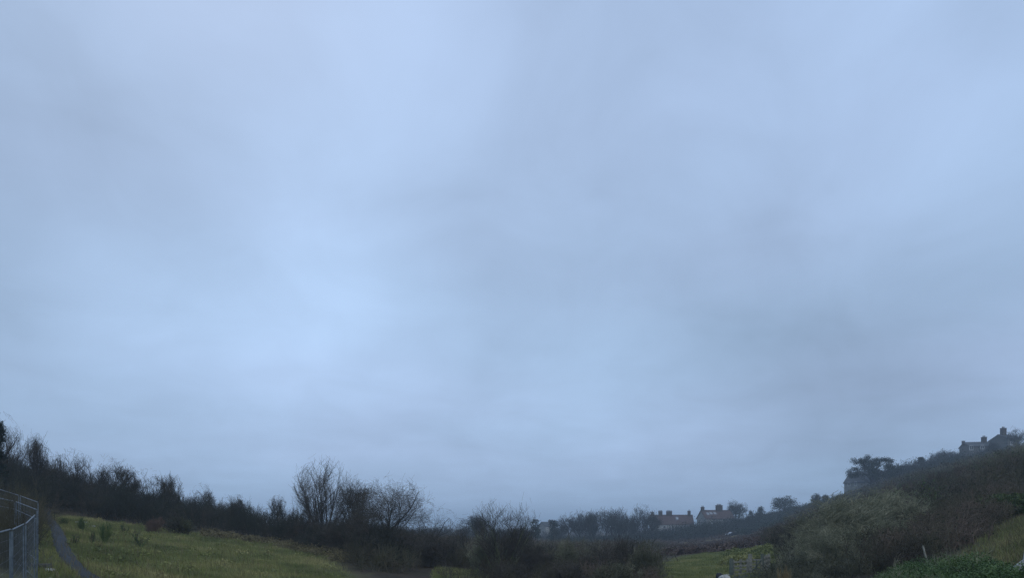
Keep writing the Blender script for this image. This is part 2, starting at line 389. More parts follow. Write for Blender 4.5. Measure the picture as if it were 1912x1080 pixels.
def fitting(groups, w, h, kind=''):
    w = w * 1.08
    """scale all strand groups so that the plant is h tall and about w wide"""
    allp = np.concatenate([g[0].reshape(-1, 3) for g in groups])
    zs = h / np.percentile(allp[:, 2], 97.5); xs = w / max(np.percentile(allp[:, 0], 97) - np.percentile(allp[:, 0], 3), .01)
    ys = w / max(np.percentile(allp[:, 1], 97) - np.percentile(allp[:, 1], 3), .01)
    cx = (np.percentile(allp[:, 0], 97) + np.percentile(allp[:, 0], 3)) / 2
    for g in groups:
        wgt = np.clip(g[0][..., 2:3] / (np.percentile(allp[:, 2], 50) + 1e-6), 0, 1)
        g[0][..., 0:1] = (g[0][..., 0:1] - cx * wgt) * xs
        g[0][..., 1] *= ys; g[0][..., 2] *= zs
    return groups

def grow(seed, kind, w, h, twig=.008, dens=1.0):
    """returns trunk geometry, crown geometry, crown points (for leaves)"""
    rng = np.random.default_rng(seed)
    z0 = lambda n: np.zeros(n)
    if kind == 'fan':        # many upright stems from the base
        n = 17; az = rng.uniform(0, 6.283, n); tl = np.sqrt(rng.uniform(.0, 1, n)) * .52
        d = np.stack([np.cos(az) * np.sin(tl), np.sin(az) * np.sin(tl), np.cos(tl)], 1)
        A = strand(rng, rng.normal(0, .04, (n, 3)) * [1, 1, 0], d, (1 - .5 * tl ** 2) * rng.uniform(.72, 1.0, n), z0(n) + 1, z0(n) + .2, 7, .05, .04)
        ks, lens, angs, upz, wb = (10, 7, 4), (.34, .19, .11), (.34, .38, .42), (.08, .07, .05), (.06, .08, .10)
    elif kind == 'thicket':  # tangle of arching shoots
        n = 26; az = rng.uniform(0, 6.283, n); tl = rng.uniform(.1, 1.1, n)
        d = np.stack([np.cos(az) * np.sin(tl), np.sin(az) * np.sin(tl), np.cos(tl)], 1)
        A = strand(rng, rng.normal(0, .22, (n, 3)) * [1, 1, 0], d, rng.uniform(.5, .95, n), z0(n) + .6, z0(n) + .15, 7, .13, .03)
        ks, lens, angs, upz, wb = (8, 6, 4), (.34, .18, .09), (.55, .6, .7), (.06, .05, .02), (.14, .16, .18)
    elif kind == 'round':    # short trunk and a wide twiggy crown
        n = 1; A0 = strand(rng, np.zeros((1, 3)), np.array([[rng.normal(0, .08), 0, 1.]]), np.array([.38]), np.array([1.5]), np.array([1.0]), 4, .06, 0)
        n = 8; az = np.arange(n) / n * 6.283 + rng.normal(0, .3, n); tl = rng.uniform(.25, 1.05, n)
        d = np.stack([np.cos(az) * np.sin(tl), np.sin(az) * np.sin(tl), np.cos(tl)], 1)
        st = A0[0][0, rng.integers(2, 5, n)]
        A = strand(rng, st, d, rng.uniform(.45, .62, n), z0(n) + .8, z0(n) + .25, 7, .12, .06)
        ks, lens, angs, upz, wb = (10, 8, 7), (.36, .22, .12), (.65, .7, .75), (.03, .02, .02), (.13, .16, .18)
    elif kind == 'twisted':  # leaning scrubby thorn
        n = 5; az = rng.uniform(0, 6.283, n); tl = rng.uniform(.1, .75, n)
        d = np.stack([np.cos(az) * np.sin(tl), np.sin(az) * np.sin(tl), np.cos(tl)], 1)
        A = strand(rng, rng.normal(0, .05, (n, 3)) * [1, 1, 0], d, rng.uniform(.6, .9, n), z0(n) + 1, z0(n) + .3, 8, .20, .02)
        ks, lens, angs, upz, wb = (9, 7, 6), (.36, .20, .10), (.75, .8, .8), (.02, .02, .0), (.20, .2, .2)
    else:                    # 'tall': single trunk, ascending limbs
        A0 = strand(rng, np.zeros((1, 3)), np.array([[0.02, 0, 1.]]), np.array([.75]), np.array([1.6]), np.array([.5]), 6, .04, 0)
        b_, d, r = sprout(rng, *A0, 13, .28, 1.0, .62, .15); n = len(b_)
        A = strand(rng, b_, d, rng.uniform(.34, .55, n), z0(n) + .7, z0(n) + .2, 6, .09, .10)
        ks, lens, angs, upz, wb = (8, 7, 6), (.28, .17, .10), (.5, .55, .6), (.08, .05, .03), (.1, .12, .14)
    groups = [A]
    if kind in ('round', 'tall'): groups.insert(0, A0)
    cur = A; rr = [.35, .16, .1]
    crown = []
    for lv in range(3):
        k = max(2, int(round(ks[lv] * (dens if lv else 1))))
        b_, d, r = sprout(rng, *cur, k, .22 if lv == 0 else .15, 1.0, angs[lv], .18); n = len(b_)
        cur = strand(rng, b_, d, lens[lv] * rng.uniform(.55, 1.2, n), z0(n) + (.32, .18, .13)[lv], z0(n) + (.16, .12, .09)[lv], (5, 3, 2)[lv], wb[lv], upz[lv])
        crown.append(cur)
    fitting(groups + crown, w, h)
    # twig ends stay inside a ragged dome
    for i, (P, R) in enumerate(crown):
        tip = P[:, -1] / [w / 2, w / 2, h * .56] - [0, 0, .80]
        lim = rng.normal(1.0 - .05 * (2 - i), .09, len(P)) + .12 * np.sin(np.arctan2(P[:, -1, 1], P[:, -1, 0]) * 5 + seed)
        crown[i] = (P[np.linalg.norm(tip, axis=1) < lim], R[np.linalg.norm(tip, axis=1) < lim])
    base_r = max(.035, h * .013) * (.75 if kind in ('fan', 'thicket') else 1.0)
    def rad(R): return np.maximum(R * base_r, twig)
    tg = join([tubes(P, rad(R), 6) for P, R in groups])
    cg = join([tubes(P, np.maximum(R * base_r * .8, twig) if i == 0 else np.maximum(R * 0 + twig, twig), 3) for i, (P, R) in enumerate(crown)])
    return tg, cg, crown[-1][0]

def tri(px, py_top, w_px, d, kind, name, label, cat='tree', mats=('bark', 'twig'), seed=None, twig=None, dens=1.0, leaf=None, sink=.1, group=None, pz=None, min_h=1.0):
    """a plant whose crown top shows at py_top, w_px wide, standing d metres away"""
    x, y, z = at(px, d)
    if pz is not None: z = pz
    h = max(zpix(py_top, d) - z, min_h); w = w_px / F * d
    seed = seed if seed is not None else abs(int(px * 7 + d))
    tw = twig or max(.0045, d * .00011)
    tg, cg, tips = grow(seed, kind, w, h, tw, dens)
    o = empty(name, (x, y, z - sink))
    tag(o, label, cat, group)
    mesh_obj('trunk' if kind in ('round', 'tall', 'twisted') else 'stems', *tg, MT[mats[0]], o, smooth=True)
    mesh_obj('crown', *cg, MT[mats[1]], o)
    if leaf:
        rng = np.random.default_rng(seed + 5); mname, n_, sz, spr = leaf
        t_ = tips.reshape(-1, 3); sel = t_[rng.integers(0, len(t_), n_)]
        mesh_obj('leaves', *leaves(rng, sel, sz, spr), MT[mname], o)
    return o

# leafy evergreens: clumps of small leaves hung on limbs
def evergreen(px, py_top, w_px, d, name, label, shape='round', mat='leaf_dark', n_clump=60, per=70, leaf=.28, cat='tree', group=None, seed=None, trunk_h=.25, gap=1.0, pz=None):
    x, y, z = at(px, d)
    if pz: z = zpix(pz, d)
    h = max(zpix(py_top, d) - z, .8); w = w_px / F * d
    rng = np.random.default_rng(seed if seed is not None else abs(int(px * 3 + d * 11)))
    o = empty(name, (x, y, z - .1)); tag(o, label, cat, group)
    # clump centres
    u = unit(rng.normal(size=(n_clump, 3))); rr = rng.uniform(.35, 1, n_clump)[:, None] ** .5
    if shape == 'round':
        c = u * rr * [w / 2, w / 2, h * (1 - trunk_h) / 2] * .86; c[:, 2] += h * (trunk_h + (1 - trunk_h) / 2)
    elif shape == 'cone':
        t_ = rng.uniform(0.05, 1, n_clump) ** .8; a = rng.uniform(0, 6.283, n_clump); q = (1 - t_) * w / 2 * rng.uniform(.5, 1, n_clump) + w * .03
        c = np.stack([np.cos(a) * q, np.sin(a) * q, t_ * h * .95], 1)
    elif shape == 'tiers':   # layered limbs of a cedar or cypress
        t_ = np.floor(rng.uniform(0, 8, n_clump)) / 8 + rng.uniform(0, .05, n_clump); a = rng.uniform(0, 6.283, n_clump); q = np.sqrt(rng.uniform(.05, 1, n_clump)) * w / 2 * (1 - .55 * t_)
        c = np.stack([np.cos(a) * q, np.sin(a) * q, h * (.25 + .7 * t_) - q * .12], 1)
    elif shape == 'pine':    # flat topped, open, clumps held out on limbs
        a = rng.uniform(0, 6.283, n_clump); q = np.sqrt(rng.uniform(.03, 1, n_clump)) * w / 2
        c = np.stack([np.cos(a) * q, np.sin(a) * q, h * (.26 + .74 * rng.uniform(0, 1, n_clump) ** .8 * np.sqrt(np.maximum(1 - (q / (w / 2)) ** 2 * .55, 0)))], 1)
    cs = w * (.10 if shape in ('round', 'cone') else .085) * gap
    pts = np.repeat(c, per, 0) + rng.normal(0, 1, (n_clump * per, 3)) * np.array([cs, cs, cs * (.55 if shape == 'tiers' else .7)])
    pts[:, 2] = np.clip(pts[:, 2], .02, h)
    V, Q = leaves(rng, pts, leaf)
    mesh_obj('crown', V, Q, MT[mat], o)
    # trunk and limbs to the clumps
    top = h * .85
    P = np.zeros((1, 6, 3)); P[0, :, 2] = np.linspace(0, top, 6); P[0, 1:-1, 0] = rng.normal(0, w * .02, 4)
    R = np.linspace(max(.08, h * .03), .03, 6)[None]
    nl = min(n_clump, 40); cc = c[:nl]; st = np.zeros((nl, 3)); st[:, 2] = np.clip(cc[:, 2] - np.hypot(cc[:, 0], cc[:, 1]) * .7, h * .12, top)
    f = np.linspace(0, 1, 4)[None, :, None]; Pl = st[:, None] * (1 - f) + cc[:, None] * f; Pl[:, 1:3, 2] += .04 * h
    Rl = np.linspace(max(.05, h * .012), .02, 4)[None].repeat(nl, 0)
    V2, Q2 = join([tubes(P, R, 7), tubes(Pl, Rl, 4)])
    mesh_obj('trunk', V2, Q2, MT['bark'], o, smooth=True)
    return o

# undergrowth: many small tangled bushes merged into one mass
def proto(seed, tw, n_stem, k1, k2, lv2=True):
    rng = np.random.default_rng(seed); n = n_stem
    az = rng.uniform(0, 6.283, n); tl = rng.uniform(.05, 1.2, n); z = np.zeros(n)
    d = np.stack([np.cos(az) * np.sin(tl), np.sin(az) * np.sin(tl), np.cos(tl)], 1)
    A = strand(rng, rng.normal(0, .3, (n, 3)) * [1, 1, 0], d, rng.uniform(.45, .9, n), z + tw * 2, z + tw, 4, .16, .03)
    b_, d, r = sprout(rng, *A, k1, .2, 1, .6, .25); m = len(b_)
    B = strand(rng, b_, d, rng.uniform(.2, .42, m), np.full(m, tw), np.full(m, tw * .8), 2, .2, .04)
    G = [A, B]
    if lv2:
        b_, d, r = sprout(rng, *B, k2, .2, 1, .7, .25); m = len(b_)
        G.append(strand(rng, b_, d, rng.uniform(.10, .24, m), np.full(m, tw * .8), np.full(m, tw * .6), 2, .25, .03))
    allp = np.concatenate([g[0].reshape(-1, 3) for g in G]); s = 1 / np.percentile(allp[:, 2], 99)
    for g in G: g[0][...] *= s
    V, Q = join([tubes(P, R, 3) for P, R in G])
    V[:, 2] = np.maximum(V[:, 2], -.05)
    return V, Q, G[-1][0].reshape(-1, 3)
def mass(name, pts, hs, ws, seed, label, cat, mat, tw=.01, protos=5, n_stem=14, k1=5, k2=4, lv2=True, leafmat=None, leaf_n=0, leaf_s=.1):
    rng = np.random.default_rng(seed); PR = []
    mean_h = float(np.mean(hs))
    for i in range(protos): PR.append(proto(seed * 31 + i, tw / mean_h, n_stem, k1, k2, lv2))
    parts, lp = [], []
    for (x, y), h, w in zip(pts, hs, ws):
        V, Q, tips = PR[rng.integers(protos)]; a = rng.uniform(0, 6.283); c, s = math.cos(a), math.sin(a)
        R = np.array([[c * w, -s * w, 0], [s * w, c * w, 0], [0, 0, h]])
        off = np.array([x, y, gz(x, y) - .05]); parts.append((V @ R.T + off, Q))
        if leafmat: lp.append(tips[rng.integers(0, len(tips), leaf_n)] @ R.T + off)
    V, Q = join(parts)
    o = mesh_obj(name, V, Q, MT[mat]); tag(o, label, cat, kind='stuff')
    if leafmat:
        V, Q = leaves(rng, np.concatenate(lp), leaf_s, leaf_s * .8)
        mesh_obj('leaves', V, Q, MT[leafmat], o)['kind'] = 'stuff'
    return o
def scatter(seed, n, px0, px1, d0, d1, cond=None):
    rng = np.random.default_rng(seed); out = []
    while len(out) < n:
        # even by ground area
        d = math.sqrt(rng.uniform(d0 ** 2, d1 ** 2)); px = rng.uniform(px0, px1); x = (px - CX) / F * d
        if cond is None or cond(px, d, x): out.append((x, d))
    return out

# ------------------------------------------------------------------ solid-shape builder for made things
class MB:
    def __init__(s): s.V = []; s.F3 = []; s.F4 = []; s.n = 0
    def add(s, V, F):
        for f in F: (s.F3 if len(f) == 3 else s.F4).append([i + s.n for i in f])
        s.V += [tuple(v) for v in V]; s.n += len(V)
    def box(s, x0, x1, y0, y1, z0, z1, bev=0.0):
        V = [(x, y, z) for z in (z0, z1) for y in (y0, y1) for x in (x0, x1)]
        s.add(V, [(0, 2, 3, 1), (4, 5, 7, 6), (0, 1, 5, 4), (2, 6, 7, 3), (0, 4, 6, 2), (1, 3, 7, 5)])
    def bar(s, a, b, w, h=None, sides=4):
        a = np.array(a, float); b = np.array(b, float); t = unit(b - a)
        ref = np.array([0, 0, 1.]) if abs(t[2]) < .9 else np.array([1., 0, 0])
        u = unit(np.cross(t, ref)); v = np.cross(t, u); h = h or w
        if sides == 4: offs = [(-w / 2, -h / 2), (w / 2, -h / 2), (w / 2, h / 2), (-w / 2, h / 2)]
        else: offs = [(w / 2 * math.cos(k / sides * 6.2832), w / 2 * math.sin(k / sides * 6.2832)) for k in range(sides)]
        V = [tuple(p + u * q + v * r) for p in (a, b) for q, r in offs]; n = len(offs)
        F = [(k, (k + 1) % n, n + (k + 1) % n, n + k) for k in range(n)]
        if n == 4: F += [(3, 2, 1, 0), (4, 5, 6, 7)]
        else:
            V += [tuple(a), tuple(b)]; F += [((k + 1) % n, k, 2 * n) for k in range(n)] + [(n + k, n + (k + 1) % n, 2 * n + 1) for k in range(n)]
        s.add(V, F)
    def prism(s, prof, y0, y1):      # profile in x,z (list, counter-clockwise), extruded along y
        n = len(prof); V = [(x, y0, z) for x, z in prof] + [(x, y1, z) for x, z in prof]
        F = [(k, (k + 1) % n, n + (k + 1) % n, n + k) for k in range(n)]
        cx = sum(p[0] for p in prof) / n; cz = sum(p[1] for p in prof) / n
        V += [(cx, y0, cz), (cx, y1, cz)]
        F += [((k + 1) % n, k, 2 * n) for k in range(n)] + [(n + k, n + (k + 1) % n, 2 * n + 1) for k in range(n)]
        s.add(V, F)
    def build(s, name, mat, parent=None, smooth=False):
        fs = []
        if s.F4: fs.append(np.array(s.F4))
        if s.F3: fs.append(np.array(s.F3))
        return mesh_obj(name, np.array(s.V), fs, MT[mat], parent, smooth)

# ------------------------------------------------------------------ houses
def house(px, d, W, Dp, eave, ridge, label, wall='render', roof='roof_red', chims=(), wins=(), lights=(), door=None, rz=0, base=None, name='house', cross=None, frames='frame', parapet=False):
    """ridge runs along local x; front faces the camera; wins = (x, z, w, h) on the front wall"""
    x, y, z = at(px, d)
    if base is not None: z = zpix(base, d)
    o = empty(name, (x, y, z), rz); tag(o, label, 'house')
    m = MB(); m.prism([(-Dp / 2, -2), (Dp / 2, -2), (Dp / 2, eave), (0, ridge - .12), (-Dp / 2, eave)], 0, W)
    # prism extrudes along y: rotate to x
    V = np.array(m.V); m.V = [tuple(v) for v in np.stack([V[:, 1] - W / 2, V[:, 0], V[:, 2]], 1)]
    m.build('wall', wall, o)
    t_ = .18; ov = .35; sl = (ridge - eave) / (Dp / 2)
    r = MB()
    for sgn in (-1, 1):
        ye, ze = sgn * (Dp / 2 + ov), eave - ov * sl
        V = [(-W / 2 - ov, ye, ze), (W / 2 + ov, ye, ze), (W / 2 + ov, 0, ridge), (-W / 2 - ov, 0, ridge)]
        V += [(a, b_, c + t_) for a, b_, c in V]
        r.add(V, [(0, 1, 2, 3), (4, 5, 6, 7), (0, 1, 5, 4), (1, 2, 6, 5), (2, 3, 7, 6), (3, 0, 4, 7)])
    r.bar((-W / 2 - ov, 0, ridge + t_), (W / 2 + ov, 0, ridge + t_), .28, .2)
    ro = r.build('roof', roof, o)
    for (cxx, cyy, cw, cd, ch, pots) in chims:
        c = MB(); zb = ridge - abs(cyy) * sl - 1.0
        c.box(cxx - cw / 2, cxx + cw / 2, cyy - cd / 2, cyy + cd / 2, zb, ridge + ch)
        c.box(cxx - cw / 2 - .1, cxx + cw / 2 + .1, cyy - cd / 2 - .1, cyy + cd / 2 + .1, ridge + ch, ridge + ch + .18)
        co = c.build('chimney', 'brick', ro)
        if pots:
            p = MB()
            for k in range(pots):
                xx = cxx + (k - (pots - 1) / 2) * min(.6, cw / max(pots, 1))
                p.bar((xx, cyy, ridge + ch + .15), (xx, cyy, ridge + ch + .75), .34, sides=8)
            p.build('chimney_pots', 'brick', ro)
    for (wx, wz, ww, wh) in wins:
        f = MB(); yf = -Dp / 2 - .03; b_ = .14
        f.box(wx - ww / 2, wx + ww / 2, yf - .05, yf + .05, wz + wh / 2 - b_, wz + wh / 2)
        f.box(wx - ww / 2, wx + ww / 2, yf - .05, yf + .05, wz - wh / 2, wz - wh / 2 + b_)
        f.box(wx - ww / 2, wx - ww / 2 + b_, yf - .05, yf + .05, wz - wh / 2 + b_, wz + wh / 2 - b_)
        f.box(wx + ww / 2 - b_, wx + ww / 2, yf - .05, yf + .05, wz - wh / 2 + b_, wz + wh / 2 - b_)
        f.box(wx - .05, wx + .05, yf - .04, yf + .04, wz - wh / 2 + b_, wz + wh / 2 - b_)
        fo = f.build('window', frames, o)
        g = MB(); g.box(wx - ww / 2 + b_, wx + ww / 2 - b_, yf - .02, yf + .02, wz - wh / 2 + b_, wz + wh / 2 - b_); g.build('pane', 'glass', fo)
    if door:
        g = MB(); g.box(door - .5, door + .5, -Dp / 2 - .06, -Dp / 2 + .02, 0, 2.1); g.build('door', 'wood_dark', o)
    for (lx, lf) in lights:     # skylights on the front slope, lf = 0 eave .. 1 ridge
        yy = -Dp / 2 * (1 - lf); zz_ = eave + (ridge - eave) * lf + t_ + .06; s_ = .55
        a = MB(); V = [(lx - .6, yy - s_, zz_ - s_ * sl), (lx + .6, yy - s_, zz_ - s_ * sl), (lx + .6, yy + s_, zz_ + s_ * sl), (lx - .6, yy + s_, zz_ + s_ * sl)]
        V += [(p, q, r_ - .15) for p, q, r_ in V]
        a.add(V, [(0, 1, 2, 3), (7, 6, 5, 4), (0, 4, 5, 1), (1, 5, 6, 2), (2, 6, 7, 3), (3, 7, 4, 0)]); a.build('skylight', 'skyglass_sheen', o)
    return o, z
P_ = lambda px_w, d: px_w / F * d

# long red roofed row, left
house(1253, 285, 19, 8, 5.2, 9.4, 'long red roofed white cottage row with three chimneys beyond the track', wall='render', roof='roof_red',
      chims=[(-8.6, 0, 1.2, .9, 1.4, 1), (-4.9, 0, 1.8, .9, 1.7, 3), (-.9, 0, 2.6, .9, 1.7, 4), (8.2, 0, 1.2, 1.2, 1.9, 1)],
      wins=[(-7.2, 3.9, 1.3, 1.3), (-3.6, 3.9, 1.2, 1.3), (.4, 3.9, 1.2, 1.3), (4.0, 3.9, 1.2, 1.3), (7, 3.9, 1.2, 1.3), (-6, 1.2, 1.2, 1.3), (3, 1.2, 1.2, 1.3)], lights=[(2.5, .62)], door=-1.5, rz=math.radians(-6), base=1001, name='cottage_row')
house(1336, 278, 14.5, 7.5, 6.0, 9.6, 'gabled cottage with pale skylights and broad middle chimney beyond the track', wall='render_grey', roof='roof_red',
      chims=[(-6.6, 0, 1.2, 1.2, 1.4, 2), (1.8, 0, 2.9, 1.2, 2.3, 4)], wins=[(-4.5, 4.4, 1.1, 1.2), (-1, 4.4, 1.1, 1.2), (3.5, 4.4, 1.1, 1.2), (0, 1.4, 1.2, 1.3)],
      lights=[(-5.0, .55), (-3.2, .6), (-1.2, .62)], rz=math.radians(14), base=994)
house(1019, 305, 5.2, 5, 3.4, 5.2, 'small pale walled cottage between two dark conifers in the far valley', wall='render_grey', roof='roof_slate',
      wins=[(-1.2, 2.2, 1.0, 1.1), (1.4, 2.2, 1.0, 1.1)], chims=[(2.2, 0, .8, .8, .8, 1)], base=996, rz=math.radians(35), door=0)
house(1616, 242, 12, 9, 3.2, 7.4, 'dark gabled barn on the slope under the spreading pine', wall='render_grey', roof='roof_slate', wins=[(-4, 2.6, 1.0, 1.6), (-1.4, 2.6, 1.0, 1.6)], base=917, rz=math.radians(-58), name='barn', frames='frame')
house(1694, 248, 7, 6, 3.0, 6.0, 'slate roofed outbuilding half hidden among evergreens on the hillside', wall='render_grey', roof='roof_slate', wins=[(0, 1.8, 1, 1)], base=899, rz=math.radians(-50), name='outbuilding')
house(1825, 246, 9.6, 7, 4.6, 6.4, 'grey stone farmhouse with sash windows high on the hill', wall='stone', roof='roof_slate', wins=[(-4.2, 3.9, 1.5, 1.9), (-.2, 4.1, 1.4, 1.6), (3.4, 1.5, 1.3, 1.5), (-3.5, 1.2, 1.3, 1.5)],
      chims=[(2.4, 0, 1.5, 1.2, 2.0, 2), (-5.2, 0, .8, .8, .6, 0)], base=857, rz=math.radians(-8), name='farmhouse')
house(1875, 240, 5.0, 8, 8.4, 10.2, 'tall narrow stone house with high chimney at the hill top', wall='stone', roof='roof_slate', wins=[(-.8, 6.4, 1.1, 1.4)],
      chims=[(-.4, 0, 1.5, 1.4, 2.6, 2)], base=862, rz=math.radians(6))
# low stone walls
def wallrun(name, pts, hgt, thick, label, mat='stone', seed=0):
    rng = np.random.default_rng(seed); V, Fc = [], []; P = np.array(pts, float); n = 60
    s = np.linspace(0, len(P) - 1, n); x = np.interp(s, np.arange(len(P)), P[:, 0]); y = np.interp(s, np.arange(len(P)), P[:, 1])
    tx, ty = np.gradient(x), np.gradient(y); l = np.hypot(tx, ty); nxn, nyn = -ty / l, tx / l
    for i in range(n):
        z = gz(x[i], y[i]); h = hgt * (1 + rng.uniform(-.12, .08))
        for sx, zz_ in ((-1, -.3), (-.85, h * .92), (-.5, h), (.5, h), (.85, h * .92), (1, -.3)):
            V.append((x[i] + nxn[i] * thick / 2 * sx, y[i] + nyn[i] * thick / 2 * sx, z + zz_))
    for i in range(n - 1):
        for k in range(5): a = i * 6 + k; Fc.append((a, a + 1, a + 7, a + 6))
    o = mesh_obj(name, np.array(V), np.array(Fc), MT[mat]); tag(o, label, 'wall'); return o
wallrun('stone_wall', [gp(1778, 240), gp(1790, 240), gp(1803, 240)], 2.4, .8, 'flat topped stone wall left of the grey farmhouse')
wallrun('stone_wall', [gp(1556, 232), gp(1568, 233), gp(1584, 234)], 1.6, .8, 'short stone wall stepping down from the barn')
wallrun('stone_wall', [gp(830, 95), gp(870, 96), gp(912, 98)], 1.0, .6, 'low pale stone wall glimpsed behind the valley shrubs', mat='rock')

# parked car on the track
def make_car(px, d, rz):
    x, y, z = at(px, d); o = empty('parked_car', (x, y, z + .3), rz)
    tag(o, 'dark estate car with pale windscreen facing down the farm track', 'car')
    m = MB()
    m.prism([(-2.1, .35), (2.1, .35), (2.15, .6), (2.05, .85), (1.15, .98), (-2.05, 1.0), (-2.15, .7)], -.88, .88)
    m.build('body', 'carpaint', o)
    c = MB(); c.prism([(-2.0, .99), (1.1, .97), (.35, 1.48), (-1.75, 1.5)], -.74, .74); co = c.build('cabin', 'glass', o)
    r = MB(); r.prism([(-1.8, 1.48), (.38, 1.46), (.25, 1.56), (-1.6, 1.57)], -.72, .72); r.build('roof', 'skyglass_sheen', o)  # sky reflection put into the dark car's roof as a pale colour
    w = MB(); V = [(1.14, -.66, 1.0), (1.14, .66, 1.0), (.42, .62, 1.47), (.42, -.62, 1.47)]; V += [(a + .02, b_, cc + .02) for a, b_, cc in V]
    w.add(V, [(0, 1, 2, 3), (4, 5, 6, 7), (0, 1, 5, 4), (1, 2, 6, 5), (2, 3, 7, 6), (3, 0, 4, 7)]); w.build('windscreen', 'skyglass_sheen', o)  # windscreen highlight painted in as a pale base colour
    for sx in (-1.3, 1.35):
        for sy in (-.8, .8):
            wb = MB(); wb.bar((sx, sy - .11, .33), (sx, sy + .11, .33), .66, sides=14); wo_ = wb.build('wheel', 'rubber', o)
            rb = MB(); rb.bar((sx, sy - .13, .33), (sx, sy + .13, .33), .38, sides=10); rb.build('rim', 'steel', wo_)
    for sy in (-.66, .66):
        h = MB(); h.box(2.04, 2.2, sy - .2, sy + .2, .62, .84); h.build('headlight', 'lamp', o)
    return o
make_car(1366, 228, math.radians(200))

# ------------------------------------------------------------------ gate and rails
gx0, gy0 = 48.0, 0
def gate_pt(px, d=46.0): return at(px, d)
def rail_fence(name, pxs, d, nrails, h, label, brace=False, postmat='wood'):
    pts = [at(p, dd) for p, dd in zip(pxs, d)]; o = empty(name, pts[0]); tag(o, label, 'fence'); b0_ = np.array(pts[0])
    for p in pts:
        q = np.array(p) - b0_; m = MB(); m.bar(q + [0, 0, -.3], q + [0, 0, h + .12], .13); m.build('post', postmat, o)
    for k in range(nrails):
        m = MB()
        for a, b_ in zip(pts[:-1], pts[1:]):
            zz_ = h * (.16 + .80 * k / (nrails - 1))
            m.bar(np.array(a) - b0_ + [0, -.1, zz_ + (.02 if k % 2 else -.01)], np.array(b_) - b0_ + [0, -.1, zz_], .04, .11)
        m.build('rail', 'wood', o)
    return o
rail_fence('rail_fence', [1369, 1383, 1396], [41.5, 41.5, 41.5], 4, 1.0, 'weathered rail fence between the mossy post and the field gate')
rail_fence('rail_fence', [1425.5, 1431, 1436], [41.7, 41.9, 42.1], 4, 1.0, 'short rail fence running from the gate into the dark shrub')
def post(px, d, h, w, label, mat='wood_dark', lean=(0, 0), name='fence_post'):
    x, y, z = at(px, d); m = MB(); m.bar((0, 0, -.3), (lean[0], lean[1], h), w)
    m.bar((lean[0], lean[1], h), (lean[0] * 1.02, lean[1] * 1.02, h + .04), w * .7)
    o = m.build(name, mat); o.location = (x, y, z); tag(o, label, 'post'); return o
post(1365.5, 41.2, 1.2, .2, 'mossy upright post at the left end of the rail fence')
post(1400.5, 41.5, 1.4, .2, 'tall square gatepost hinging the field gate', name='gatepost', mat='wood')
post(1423.5, 41.7, 1.25, .15, 'slim gatepost at the latch side of the field gate', name='gatepost', mat='wood_dark')
def field_gate(px0, px1, d):
    a = np.array(at(px0, d)); b_ = np.array(at(px1, d)); b_[2] = a[2]; o = empty('field_gate', tuple(a)); tag(o, 'five barred timber field gate with diagonal brace across the path', 'gate')
    v = b_ - a; H = 1.08
    for f_ in (0.02, .98):
        m = MB(); m.bar(v * f_ + [0, 0, .12], v * f_ + [0, 0, H], .09); m.build('stile', 'wood', o)
    for k in range(5):
        z = .18 + (H - .24) * (k / 4) ** 1.0
        m = MB(); m.bar(v * .04 + [0, 0, z], v * .96 + [0, 0, z], .03, .09); m.build('rail', 'wood', o)
    m = MB(); m.bar(v * .05 + [0, -.05, .2], v * .95 + [0, -.05, H - .08], .03, .08); m.build('brace', 'wood_dark', o)
    m = MB(); m.bar(v * .5 + [0, -.05, .2], v * .5 + [0, -.05, H - .08], .03, .08); m.build('brace', 'wood_dark', o)
field_gate(1402.5, 1422, 41.5)

# rocks and pale bits
def rock(px, d, sx, sy, sz, label, seed, name='rock', mat='rock', rz=0):
    rng = np.random.default_rng(seed); nu, nv = 12, 7; V = []; Fc = []
    for j in range(nv + 1):
        for i in range(nu):
            a, p = i / nu * 6.2832, (j / nv - .5) * math.pi
            v = np.array([math.cos(a) * math.cos(p), math.sin(a) * math.cos(p), math.sin(p)])
            v = np.sign(v) * np.abs(v) ** .75
            k = 1 + .12 * math.sin(3 * a + seed) * math.cos(2 * p) + rng.uniform(-.07, .07)
            if j in (0, nv): k = 1
            V.append(v * k * [sx, sy, sz])
    for j in range(nv):
        for i in range(nu): a = j * nu + i; b_ = j * nu + (i + 1) % nu; Fc.append((a, b_, b_ + nu, a + nu))
    x, y, z = at(px, d); o = mesh_obj(name, np.array(V), np.array(Fc), MT[mat]); o.location = (x, y, z + sz * .5); o.rotation_euler = (0, 0, rz)
    tag(o, label, 'rock'); return o
rock(1358, 42.5, .30, .2, .10, 'flat pale rock on the turf left of the rail fence', 3, rz=.3)
rock(1353, 38.5, .36, .25, .22, 'blocky pale boulder beside the path in front of the gate', 5)
rock(1343, 38.8, .22, .24, .30, 'dark wet boulder touching the pale one by the path', 9, mat='asphalt')
rock(150, 42, .40, .25, .12, 'flat pale rock at the top edge of the left turf', 11)
rock(91, 19, .16, .1, .06, 'small pale rock beside the footpath near the steel fence', 12)
rock(93, 16.8, .09, .07, .06, 'smallest pale rock near the foot of the steel fence', 15)
rock(172, 41, .22, .16, .10, 'small pale rock right of the flat one at the scrub edge', 17)
# leaning pale post and slanting boards at the right edge
post(1742, 20.5, .95, .045, 'thin pale stake leaning left out of the green bramble bank', mat='wood', lean=(-.30, .05), name='stake')
def boards():
    x, y, z = at(1912, 13.5); z += .25; o = empty('board_stack', (x, y, z)); tag(o, 'slanting grey white boards propped at the right edge of the bramble bank', 'boards')
    for k, (a, b_) in enumerate([((-.28, 0, .05), (.6, .1, .62)), ((-.20, -.12, -.16), (.7, 0, .18)), ((.1, .15, -.2), (.3, .2, .75))]):
        m = MB(); m.bar(a, b_, .035, .15); m.build('board', 'plank', o)
boards()

